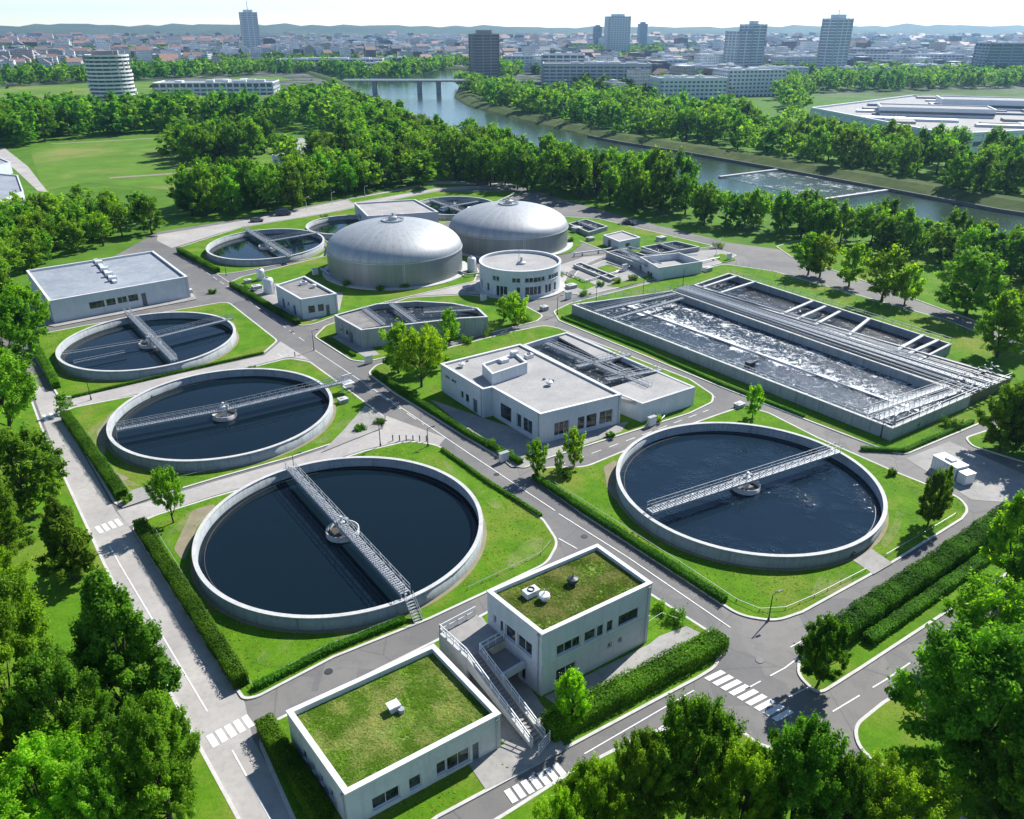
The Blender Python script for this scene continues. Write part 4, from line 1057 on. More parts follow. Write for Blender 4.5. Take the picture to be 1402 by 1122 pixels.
# cross walls and launders over the rear basin and at the ends of the main one
for a, b in (((962, 394), (1010, 378)), ((985, 402), (1035, 386)), ((1070, 431), (1112, 413)), ((1090, 438), (1130, 420)), ((1115, 446), (1150, 427)), ((1160, 461), (1190, 437)), ((1225, 482), (1265, 459)), ((1240, 487), (1285, 466))):
    m = MB(); m.beam(G(*a, za), G(*b, za), .7, .4); m.build('crossbeam', 'rim', r)
for a, b in (((1185, 566), (1300, 527)), ((1200, 574), (1318, 534)), ((815, 426), (925, 402)), ((840, 436), (935, 408))):
    bridge(r, G(*a, za), G(*b, za), za + .05, .9, False, 'metal', .9)
for t0_, t1_ in ((.02, .30), (.30, .62), (.62, .97)):
    a = w0 + ax * ((w1 - w0).length * t0_) + an * wid * .53; b = w0 + ax * ((w1 - w0).length * t1_) + an * wid * .53
    m = MB(); m.tube((a.x, a.y, .95), (b.x, b.y, .95), .17, 7)
    for k in range(14): q = a.lerp(b, k / 14); m.tube((q.x, q.y, .6), (q.x, q.y, 1.0), .06, 5)
    m.build('air_pipe', 'pipe', r)
m = MB(); p = G(1027, 497, 1.4)
m.box((p.x, p.y, 1.2), (1.6, 1.2, .9), .6); m.box((p.x + 1.2, p.y + .6, 1.5), (1.6, .5, .3), .6); m.build('mixer', 'dark_metal', r)
for k in range(7):
    a = lerp2((1225, 575), (1345, 528), k / 7); p = G(*a, za); m = MB(); m.tube((p.x, p.y, 1.4), (p.x, p.y, za + .8), .16, 8); m.tube((p.x, p.y, za + .7), (p.x + 1.8, p.y + 2.0, za + .7), .14, 8); m.build('riser_pipe', 'pipe', r)
# pipework bundle at the far right corner
r = thing('pipe_manifold', 'tangle of pale pipes and valves on the right corner of the aeration basin', 'pipes', G(1350, 515))
for k in range(7):
    a = (1318 + k * 9, 531 - k * 3.6); b = (1303 + k * 9, 520 - k * 3.4); m = MB(); z = za + .3 + .15 * (k % 3)
    m.path([G(*a, z), G(*b, z), G(*b, z) + Vector((0, 0, .5))], .13, 7); m.build('pipe', 'pipe' if k % 2 else 'metal', r)
    p = G((a[0] + b[0]) / 2, (a[1] + b[1]) / 2, z); m = MB(); m.lathe((p.x, p.y), [(.22, z), (.22, z + .35), (.34, z + .4), (.34, z + .46), (.03, z + .5)], 12); m.build('valve', 'dark_metal', r)

# ---------------------------------------------------------------- white container by the right road
r = thing('utility_container', 'white ribbed utility container with a lower cabinet beside the right-hand road', 'container', G(1300, 655))
dirr = (G(1330, 682) - G(1278, 652)).normalized(); ang = math.atan2(dirr.y, dirr.x); pc = G(1297, 648)
m = MB(); m.box((pc.x, pc.y, 1.1), (4.2, 2.3, 2.0), ang); m.build('body', 'white_metal', r)
m = MB(); m.box((pc.x, pc.y, 2.16), (4.35, 2.45, .12), ang); m.box((pc.x, pc.y, 2.35), (1.3, 1.0, .26), ang); m.build('roof', 'coping', r)
m = MB(); nx = Vector((-dirr.y, dirr.x, 0))
for k in range(9):
    for s in (-1, 1): q = pc + dirr * (-2.0 + .5 * k) + nx * 1.16 * s; m.beam((q.x, q.y, .2), (q.x, q.y, 2.08), .1, .06)
m.build('ribs', 'white_metal', r)
q = pc + dirr * 3.0; m = MB(); m.box((q.x, q.y, .9), (1.4, 1.9, 1.6), ang); m.box((q.x, q.y, 1.75), (1.5, 2.0, .1), ang); m.build('cabinet', 'white_metal', r)

# ---------------------------------------------------------------- hedges
def hpx(px): return [G(u, v) for u, v in px]
hedge(hpx([(194, 726), (330, 938)]), 1.5, 1.45, 'long clipped hedge between the pale left road and the nearest big tank', 75)
hedge(hpx([(92, 575), (168, 682)]), 1.5, 1.4, 'clipped hedge between the pale left road and the slim-bridge tank', 70)
hedge(hpx([(50, 478), (78, 532)]), 1.4, 1.4, 'short clipped hedge left of the tank with crossing bridges', 60)
hedge(hpx([(366, 1002), (440, 1122)]), 1.6, 1.5, 'clipped hedge along the left side of the low green-roofed building', 75)
hedge(hpx([(758, 1003), (978, 888)]), 2.4, 1.7, 'broad dark hedge in front of the two-storey white building', 75, .15)
hedge(hpx([(352, 944), (452, 893), (552, 853)]), .7, .75, 'low narrow hedge along the road between the near tank and the low building', 75, .10)
hedge(hpx([(606, 618), (668, 662), (740, 708)]), .5, .5, 'thin low hedge between the near tank lawn and the main road', 70, .10)
hedge(hpx([(733, 657), (800, 702), (925, 783), (990, 825)]), .9, .85, 'low hedge between the main road and the tank with sun glints', 75, .11)
hedge(hpx([(513, 514), (560, 545), (640, 597), (712, 636)]), .9, .9, 'low dark hedge along the main road beside the large white flat-roofed building', 70, .11)
hedge(hpx([(318, 393), (408, 445)]), 1.1, 1.1, 'clipped hedge along the main road in front of the small pump house', 60, .13)
hedge(hpx([(246, 346), (298, 374)]), 1.3, 1.3, 'clipped hedge along the road left of the crossed-bridge tank', 50, .15)
hedge(hpx([(1120, 895), (1200, 838), (1300, 770), (1380, 712)]), 2.6, 2.0, 'tall thick hedge along the right road, with a lawn strip below it', 70, .16)
hedge(hpx([(1190, 880), (1290, 810), (1380, 745)]), 1.2, 1.0, 'lower narrow hedge behind the tall thick hedge on the right', 70, .13)
hedge(hpx([(100, 545), (240, 512), (360, 485)]), .5, .45, 'thin low hedge below the tank with crossing bridges', 60, .10)
hedge(hpx([(770, 437), (880, 480), (985, 527), (1100, 572)]), .5, .5, 'thin low hedge along the left wall of the aeration basin', 60, .10)
hedge(hpx([(1180, 617), (1236, 620), (1330, 580)]), .7, .6, 'thin low hedge round the front corner of the aeration basin', 60, .10)
hedge(hpx([(448, 466), (486, 489)]), .6, .6, 'thin low hedge beside the plant room of the D-shaped basin', 60, .10)
# loose shrubs
def shrub(u, v, w, h, label, mat='hedge'):
    rs = np.random.RandomState(int(u * 3 + v)); p = G(u, v); k = 14
    C = np.stack([rs.normal(size=k) * w * .26, rs.normal(size=k) * w * .26, h * (.25 + .5 * rs.random(k))], 1); Rr = np.full(k, w * .24) * (.7 + .6 * rs.random(k))
    vv, ti = leaves(C, Rr, 1500, .11, rs, tintc=rs.random(k)); vv[:, 2] = np.maximum(vv[:, 2], .02)
    r = thing('shrub', label, 'shrub', (p.x, p.y, .12)); o = bpy.data.objects.new('foliage', leafmesh('foliage', vv, ti, mat)); COL.objects.link(o); o.parent = r
    return r
for u, v, w, h, lb, mt in ((178, 688, 1.2, .9, 'small shrub at the lower end of the clipped hedge by the slim-bridge tank', 'hedge'), (900, 493 + 85, 1.2, .8, 'small bright shrub at the foot of the open basin wall', 'leaf_light'),
    (776, 655, 1.6, 1.2, 'round shrub on the lawn corner beside the two young trees', 'hedge'), (838, 600, 1.1, .9, 'small shrub on the lawn edge left of the sun-glint tank', 'hedge'),
    (690, 625, 1.6, .8, 'loose shrub in the bed below the white building entrance', 'leaf_mid'), (670, 612, 1.4, .8, 'second loose shrub in the bed by the white building entrance', 'leaf_mid'),
    (1298, 585, 2.2, 1.6, 'round bush right of the aeration basin front corner', 'hedge'), (640, 470, 2.0, 1.2, 'bush below the D-shaped basin wall', 'leaf_mid'), (668, 458, 2.4, 1.4, 'larger bush below the D-shaped basin wall', 'leaf_mid'),
    (600, 476, 1.8, 1.1, 'low bush below the trees by the D-shaped basin', 'leaf_light'), (720, 440, 2.6, 1.6, 'dark bush on the corner lawn by the round building', 'hedge'), (925, 852, 2.0, 1.2, 'shrub on the lawn strip right of the two-storey building', 'leaf_mid'),
    (905, 838, 1.4, .9, 'small shrub beside the right wall of the two-storey building', 'leaf_light'), (346, 508, 1.0, .8, 'small shrub on the lawn edge above the slim-bridge tank', 'hedge'), (205, 562 - 15, .9, .7, 'tiny shrub on the grass strip behind the slim-bridge tank', 'hedge'),
    (555, 395, 1.8, .9, 'low shrub on the grass in front of the nearer dome', 'leaf_mid'), (520, 398, 1.6, .9, 'round shrub on the grass in front of the nearer dome', 'hedge'), (800, 405, 2.2, .9, 'shrub in the bed right of the round building', 'hedge')):
    shrub(u, v, w, h, lb, mt)
# pale stones in the bed before the two-storey building
rs = np.random.RandomState(5); m = MB()
for i in range(60):
    t = rs.random(); u, v = lerp2((800, 962), (870, 922), t); p = G(u + rs.normal() * 4, v + rs.normal() * 2.5, .1); s = .12 + .2 * rs.random(); m.lathe((p.x, p.y), [(s, .12), (s * 1.1, .12 + s * .5), (s * .5, .12 + s)], 7)
st = m.build('decorative_gravel', 'coping'); st['kind'] = 'stuff'

# ---------------------------------------------------------------- lamps, posts, fences, cars
def lamp(u, v, h, label, mat='dark_metal'):
    p = G(u, v); r = thing('lamp_post', label, 'lamp post', (p.x, p.y, .1), 'lamp posts of the plant')
    m = MB(); m.tube((p.x, p.y, .1), (p.x, p.y, h), .09, 8, .05); m.tube((p.x, p.y, .1), (p.x, p.y, .5), .14, 8); m.build('pole', mat, r)
    m = MB(); m.tube((p.x, p.y, h), (p.x + .7, p.y + .4, h + .15), .04, 6); m.box((p.x + .9, p.y + .5, h + .13), (.6, .25, .1), .5); m.build('lamp_head', mat, r)
for u, v, h, lb in ((1052, 850, 3.6, 'dark lamp post at the lowest corner of the sun-glint tank lawn'), (521, 612, 4.2, 'lamp post at the junction above the nearest tank'), (586, 612, 3.2, 'short dark post at the top corner of the near tank lawn'),
    (404, 652, 3.5, 'lamp post between the near tank and the slim-bridge tank'), (430, 480, 4.2, 'lamp post beside the main road opposite the pump house'), (1350, 470, 4.5, 'lamp post by the path right of the aeration basin'),
    (763, 432, 4.4, 'lamp post at the left corner of the aeration basin'), (816, 418, 4.4, 'lamp post behind the left end of the aeration basin'), (880, 408, 4.4, 'second lamp post behind the aeration basin, nearer the dosing bays'), (935, 391, 4.4, 'third lamp post behind the aeration basin, near the pipe gallery'),
    (310, 378, 4.2, 'lamp post at the junction by the crossed-bridge tank'), (1205, 600, 3.2, 'lamp post on the grass beside the aeration basin front corner'), (125, 548, 3.5, 'lamp post behind the upper left rim of the slim-bridge tank'), (338, 412, 4.0, 'lamp post on the corner lawn right of the long white hall')):
    lamp(u, v, h, lb)
k = 0
for u, v in ((700, 282), (760, 300), (815, 318), (868, 334), (920, 347), (980, 350), (455, 281), (500, 272), (420, 288)):
    k += 1; p = G(u, v); lamp(u, v, 4.5, ('slender pale lamp post along the north road, %s from the left' % ['fourth', 'fifth', 'sixth', 'seventh', 'eighth', 'ninth', 'second', 'third', 'first'][k - 1]), 'white_metal')
def low_fence(px, label, h=.4, z=.13):
    P = [G(u, v, z) for u, v in px]; r = thing('low_fence', label, 'fence', P[0]); m = MB(); f = MB()
    for a, b in zip(P, P[1:]):
        n = max(1, int((b - a).length / 2.2))
        for i in range(n + 1): q = a.lerp(b, i / n); m.beam(q, q + Vector((0, 0, h)), .05, .05)
        f.beam(a + Vector((0, 0, h)), b + Vector((0, 0, h)), .04, .04)
    m.build('posts', 'metal', r); f.build('rails', 'pipe', r)
low_fence([(738, 650), (830, 708), (930, 772), (1008, 824), (1040, 837), (1075, 835), (1115, 818), (1185, 782)], 'thin white low fence round the lower lawn of the sun-glint tank')
low_fence([(1213, 762), (1260, 735), (1308, 706)], 'short thin white fence on the right lawn of the sun-glint tank')
low_fence([(210, 722), (345, 940)], 'thin white fence on the tank side of the long clipped hedge')
low_fence([(352, 938), (450, 886), (548, 848)], 'thin white fence behind the low narrow hedge by the near tank')
low_fence([(640, 808), (740, 760), (754, 744)], 'thin white fence on the right corner lawn of the nearest tank')
low_fence([(100, 578), (180, 676)], 'thin white fence beside the hedge of the slim-bridge tank')
low_fence([(228, 660), (330, 636), (430, 598)], 'thin white fence below the slim-bridge tank')
low_fence([(1008, 362), (1150, 405), (1310, 452), (1402, 480)], 'long thin railing between the aeration basin and the tree lawn', 1.1)
low_fence([(884, 862), (905, 848), (935, 858)], 'short white rail beside the right wall of the two-storey building', .9)
def bollards(px, n, what):
    g0 = thing
    for i in range(n):
        u, v = lerp2(px[0], px[1], i / (n - 1)); p = G(u, v); m = MB(); m.lathe((p.x, p.y), [(.09, .1), (.09, .95), (.11, .95), (.06, 1.08)], 10)
        tag(m.build('bollard', 'dark_metal'), what, 'bollard', 'row of bollards')
bollards(((538, 604), (584, 605)), 6, 'thin dark bollard in the row at the top corner of the near tank lawn')
bollards(((404, 489), (468, 530)), 2, 'thin dark bollard on the road corner above the slim-bridge tank')

def car(u, v, az, paint, label, van=False, z=.03):
    p = G(u, v); r = thing('parked_car' if not van else 'parked_van', label, 'car' if not van else 'van', (p.x, p.y, z), 'vehicles at the plant')
    L, w = (4.4, 1.8) if not van else (5.4, 2.0); ca, sa = math.cos(az), math.sin(az)
    T = lambda x, y, zz: (p.x + x * ca - y * sa, p.y + x * sa + y * ca, z + zz)
    prof = [(-2.2, .35), (-2.2, .8), (-1.75, .92), (-1.25, 1.42), (.35, 1.45), (1.05, .98), (2.0, .82), (2.2, .6), (2.2, .35)] if not van else [(-2.7, .35), (-2.7, 2.05), (-2.5, 2.15), (1.4, 2.15), (2.1, 1.3), (2.65, 1.1), (2.7, .4)]
    m = MB(); n = len(prof); ww = [w / 2 * (1 if q[1] < 1 else .82 if not van else .95) for q in prof]
    m.add([T(x, -ww[i], zz) for i, (x, zz) in enumerate(prof)] + [T(x, ww[i], zz) for i, (x, zz) in enumerate(prof)], [(i, (i + 1) % n, n + (i + 1) % n, n + i) for i in range(n)] + [tuple(range(n - 1, -1, -1)), tuple(range(n, 2 * n))])
    m.build('body', paint, r)
    gm = MB()
    for s in (-1, 1):
        if not van: q = [(-1.45, .95), (-1.15, 1.36), (.3, 1.38), (.9, .98)]
        else: q = [(.4, 1.3), (.4, 1.95), (1.35, 1.95), (1.85, 1.3)]
        gm.add([T(x, s * (w / 2 * .93 + .012), zz) for x, zz in q], [(0, 1, 2, 3)])
    q = ((.42, 1.43), (1.02, 1.0)) if not van else ((1.46, 2.08), (2.06, 1.36)); e = w / 2 * .76
    gm.add([T(q[0][0] + .03, -e, q[0][1] + .03), T(q[0][0] + .03, e, q[0][1] + .03), T(q[1][0] + .03, e, q[1][1] + .03), T(q[1][0] + .03, -e, q[1][1] + .03)], [(0, 1, 2, 3)])
    gm.build('windows', 'glass', r)
    for x in (-1.35, 1.4):
        for s in (-1, 1): wm = MB(); wm.tube(T(x, s * (w / 2 - .12), .33), T(x, s * (w / 2 + .02), .33), .33, 14); wm.build('wheel', 'black', r)
    for s in (-1, 1): hm = MB(); hm.box(T(L / 2 - .03, s * .62, .68), (.08, .3, .14), az); hm.build('headlight', 'white_metal', r)
M['car_blue'] = plain('dark_blue_paint', (.03, .05, .09), .25); M['car_white'] = plain('white_paint', (.7, .7, .7), .25); M['car_grey'] = plain('grey_paint', (.18, .19, .20), .25, .4)
car(388, 295, .25, 'car_blue', 'dark blue van parked beside the north road, left of the domes', True)
car(352, 304, .2, 'car_grey', 'grey car on the north road left of the dark blue van')
car(862, 308, -.55, 'car_blue', 'dark blue car parked along the north road right of the farther dome')

# ---------------------------------------------------------------- yard equipment, small basins, weeds
def chamber(u, v, w, d, h, label, az=.62):
    p = G(u, v); r = thing('valve_chamber', label, 'valve chamber', (p.x, p.y, .1)); ca, sa = math.cos(az), math.sin(az)
    m = MB(); m.box((p.x, p.y, .1 + h / 2), (w, d, h), az); m.build('body', 'concrete', r)
    m = MB(); m.box((p.x, p.y, .1 + h + .06), (w + .16, d + .16, .12), az); m.build('lid', 'rim', r)
    m = MB(); m.box((p.x - w * .15 * ca, p.y - w * .15 * sa, .1 + h + .16), (w * .35, d * .45, .1), az); m.build('hatch', 'metal', r)
def cabinet(u, v, h, label, mat='white_metal', az=.62):
    p = G(u, v); r = thing('control_cabinet', label, 'cabinet', (p.x, p.y, .1))
    m = MB(); m.box((p.x, p.y, .1 + h / 2), (1.5, .6, h), az); m.build('body', mat, r)
    m = MB(); m.box((p.x, p.y, .15 + h), (1.65, .75, .08), az); m.build('cap', 'metal', r)
    for s in (-.37, .37): m = MB(); m.box((p.x + math.cos(az) * s + math.sin(az) * .31, p.y + math.sin(az) * s - math.cos(az) * .31, .12 + h / 2), (.66, .03, h * .86), az); m.build('door', mat, r)
def silo(u, v, rr, h, label, mat='white_metal'):
    p = G(u, v); r = thing('storage_vessel', label, 'tank', (p.x, p.y, .1)); c = (p.x, p.y)
    m = MB(); m.lathe(c, [(rr, .35), (rr, h), (rr * .8, h + rr * .35), (.15, h + rr * .5)], 28); m.build('shell', mat, r, True)
    m = MB(); m.lathe(c, [(rr + .25, .1), (rr + .25, .35), (0.05, .35)], 24); m.build('plinth', 'concrete', r)
    m = MB(); m.lathe(c, [(.3, h + rr * .42), (.3, h + rr * .42 + .35), (.02, h + rr * .42 + .4)], 12); m.build('manhole', 'metal', r)
    m = MB(); m.path([(p.x + rr + .1, p.y - .2, .3), (p.x + rr + .1, p.y - .2, h * .8), (p.x + rr * .5, p.y - .2, h + rr * .3)], .07, 6); m.build('pipe', 'metal', r)
def piperun(pts, z, rr, label, mat='pipe'):
    P = [G(u, v, 0) for u, v in pts]; r = thing('pipe_run', label, 'pipe', P[0]); m = MB()
    m.path([P[0] + Vector((0, 0, .1))] + [p + Vector((0, 0, z)) for p in P] + [P[-1] + Vector((0, 0, .1))], rr, 8); m.build('pipe', mat, r)
    for a, b in zip(P, P[1:]):
        n = max(1, int((b - a).length / 4))
        for i in range(n): q = a.lerp(b, (i + .5) / n); m = MB(); m.box((q.x, q.y, z / 2), (.3, .3, z), .6); m.build('support', 'concrete', r)
for a in ((352, 398, 2.2, 1.8, 1.1, 'concrete valve chamber with a hatch, left of the small pump house'), (340, 388, 1.6, 1.4, .8, 'smaller concrete valve chamber left of the pump house, nearer the road corner'),
    (452, 374, 2.6, 2.0, 1.0, 'concrete valve chamber in front of the nearer dome, above the pump house'), (640, 398, 2.0, 1.6, .9, 'concrete valve chamber left of the round building'), (782, 395, 2.4, 1.8, .8, 'concrete chamber right of the round building, by the basin road'),
    (968, 372, 2.2, 1.8, 1.0, 'concrete chamber right of the roofless dosing bays'), (790, 318, 3.0, 2.2, 1.4, 'concrete chamber on the lawn right of the farther dome'), (808, 330, 2.0, 1.8, .9, 'low concrete chamber left of the white shed'),
    (905, 330, 2.6, 2.0, 1.1, 'concrete chamber on the lawn right of the white shed'), (1012, 545 + 13, 1.6, 1.2, .6, 'low concrete chamber at the top corner of the sun-glint tank lawn'), (470, 552, 1.5, 1.3, .7, 'low concrete chamber on the apron right of the slim-bridge tank'),
    (258, 402, 1.8, 1.4, .8, 'concrete chamber at the right corner of the long white hall'), (1372, 470, 2.4, 1.8, 1.2, 'concrete chamber beside the path right of the aeration basin'), (745, 425, 1.6, 1.4, .8, 'small concrete chamber on the road corner left of the aeration basin')): chamber(*a)
for a in ((432, 377, 1.7, 'white control cabinet below the nearer dome'), (662, 412, 1.6, 'white control cabinet at the left foot of the round building'), (778, 410, 1.7, 'white control cabinet at the left corner of the aeration basin'), (855, 372, 1.8, 'white control cabinet in the paved yard before the dosing bays'),
    (892, 583, 1.5, 'white control cabinet at the foot of the open basin front wall'), (690, 632, 1.4, 'white control cabinet before the large white building, by the main road'), (505, 498, 1.5, 'white control cabinet at the lower end of the D-shaped basin'), (998, 356, 1.7, 'white control cabinet at the road bend behind the dosing bays')): cabinet(*a)
for a in ((369, 402, 1.3, 3.4, 'white upright vessel left of the small pump house'), (358, 384, 1.0, 2.6, 'smaller white upright vessel behind the pump house'), (646, 372, 1.2, 3.4, 'grey-white vessel between the nearer dome and the round building')): silo(*a)
for a in (([(322, 392), (352, 402), (376, 396)], .7, .16, 'pale pipe run bending round the pump house yard'), ([(440, 372), (452, 380), (478, 378)], .8, .2, 'pale pipe run in front of the nearer dome'), ([(776, 376), (800, 388), (842, 376), (866, 366)], .6, .18, 'long pale pipe run across the paved dosing yard'),
    ([(786, 352), (830, 346), (868, 338)], 1.0, .2, 'pale pipe run behind the roofless dosing bays'), ([(905, 372), (950, 364), (985, 356)], .7, .17, 'pale pipe run in front of the roofless dosing bays'), ([(440, 332), (452, 340), (450, 350)], 1.4, .25, 'thick pale pipe from the crossed-bridge tank to the nearer dome'),
    ([(620, 372), (640, 380), (660, 378)], .8, .2, 'pale pipe run between the nearer dome and the round building'), ([(640, 288), (680, 280), (705, 268)], .9, .2, 'pale pipe run behind the farther dome'), ([(885, 592 - 8), (905, 578), (912, 570)], .5, .1, 'thin pale pipe loop at the open basin front wall')): piperun(*a)
r = thing('settling_basin', 'small square open basin on the lawn right of the farther dome', 'basin', G(812, 312))
basin(r, [(778, 306), (806, 318), (832, 310), (802, 300)], 1.6, .9, 'foamdark', .35)
bridge(r, G(790, 303, 1.6), G(818, 314, 1.6), 1.65, .8, False, 'metal', .8)
r = thing('settling_basin', 'low rectangular open basin behind the roofless dosing bays, along the north road', 'basin', G(920, 336))
basin(r, [(878, 338), (905, 347), (958, 338), (925, 330)], 1.5, .8, 'foamdark', .35)
bridge(r, G(900, 333, 1.5), G(930, 343, 1.5), 1.55, .8, False, 'metal', .8)
for u, v, w, h, lb in ((845, 388, 1.8, 1.0, 'shrub in the paved yard before the dosing bays'), (866, 384, 2.2, 1.2, 'wider shrub in the paved yard before the dosing bays'), (892, 378, 1.6, .9, 'small shrub at the foot of the dosing bays'), (822, 392, 2.0, 1.0, 'shrub beside the long low concrete channel'),
    (765, 378, 2.0, 1.1, 'shrub at the right foot of the round building'), (735, 404, 1.6, .9, 'small shrub before the windows of the round building'), (335, 398, 1.7, 1.0, 'shrub in the pump house yard by the hedge'), (474, 392, 2.2, 1.1, 'broad shrub at the left front of the nearer dome'),
    (780, 332, 2.4, 1.3, 'shrub on the grass right of the farther dome'), (868, 338, 2.0, 1.2, 'shrub beside the white shed wall'), (985, 340, 2.6, 1.5, 'bush at the road bend behind the dosing yard'), (445, 300, 2.4, 1.4, 'bush behind the left of the nearer dome, by the north road'),
    (250, 408, 1.6, 1.0, 'shrub at the front right corner of the long white hall'), (290, 402, 1.5, .9, 'shrub on the verge right of the long white hall'), (520, 580, 1.3, .7, 'low shrub on the apron below the steel gantry'), (492, 590, 1.5, .7, 'low shrub at the lower edge of the apron by the slim-bridge tank'),
    (1250, 585, 1.8, 1.1, 'shrub under the right end wall of the aeration basin'), (1160, 760, 1.0, .6, 'tiny shrub left of the paved ramp on the sun-glint lawn'), (1222, 652, 1.2, .9, 'dark shrub on the lawn edge right of the sun-glint tank')): shrub(u, v, w, h, lb, 'leaf_mid' if int(u) % 2 else 'hedge')
k = 0
for u, v in ((150, 840), (205, 905), (800, 735), (640, 640), (540, 560), (450, 920), (1130, 850), (1040, 905), (870, 610), (1180, 640), (400, 455), (680, 650)):
    p = G(u, v); m = MB(); m.lathe((p.x, p.y), [(.02, .075), (.42, .075), (.45, .02)], 22)
    tag(m.build('manhole_cover', 'dark_metal'), 'round dark manhole cover in the road surface, %s' % ['on the left road beside the long hedge', 'on the left road above the lower zebra', 'right of the near tank', 'above the near tank lawn', 'on the main road by the gantry', 'on the road above the low building', 'on the right road below the tall lawn', 'at the right crossroads', 'on the lane below the open basin', 'on the lane below the aeration basin', 'on the main road by the pump house', 'on the main road before the white building'][k], 'manhole'); k += 1
# weeds and coarse tufts standing in the lawns
def weeds(px, dens, seed):
    P = ccw(w2(px)); rs = np.random.RandomState(seed); lo, hi = np.min(P, 0), np.max(P, 0); n = int((hi - lo).prod() * dens); c = lo + (hi - lo) * rs.random((n, 2)); I = inset(P, .5)
    x, y = c[:, 0], c[:, 1]; k = np.zeros(n, bool)
    for i in range(len(I)):
        (x0, y0), (x1, y1) = I[i - 1], I[i]; yy = y1 - y0 if abs(y1 - y0) > 1e-9 else 1e-9
        k ^= ((y0 > y) != (y1 > y)) & (x < (x1 - x0) * (y - y0) / yy + x0)
    for cx, cy, rr in ((-21.99, 87.32, 18.7), (33.34, 98.69, 18.9), (-48.47, 121.95, 18.4), (-74.79, 155.63, 17.6)): k &= (x - cx) ** 2 + (y - cy) ** 2 > rr * rr
    wgt = np.array([.5 + mnoise.noise((a * .16, b * .16, seed * 1.7)) + .6 * mnoise.noise((a * .7, b * .7, 2.0)) for a, b in c]); k &= rs.random(n) < wgt
    c = c[k]; n = len(c); h = .02 + .06 * rs.random(n) ** 2; a = rs.random(n) * 2 * PI; w = .05 + .09 * rs.random(n); b = np.stack([c[:, 0], c[:, 1], np.full(n, .13)], 1); dx = np.stack([np.cos(a) * w, np.sin(a) * w, np.zeros(n)], 1)
    tip = b + np.stack([rs.normal(size=n) * .14, rs.normal(size=n) * .14, h], 1)
    return np.stack([b - dx, b + dx, tip + dx * .7, tip - dx * .7], 1).reshape(-1, 3), np.clip(rs.random(n), 0, 1)
M['weed'] = leaf_mat('grass_tufts', (.085, .175, .006), (.25, .34, .03), .5)
V, T = zip(*[weeds(ISL[k], d, i + 1) for i, (k, d) in enumerate((('A', 8), ('C', 8), ('B', 8), ('Gi', 5), ('H', 4), ('D', 5), ('E', 3)))])
o = bpy.data.objects.new('lawn_tufts', leafmesh('lawn_tufts', np.concatenate(V), np.concatenate(T), 'weed')); COL.objects.link(o); o['kind'] = 'stuff'
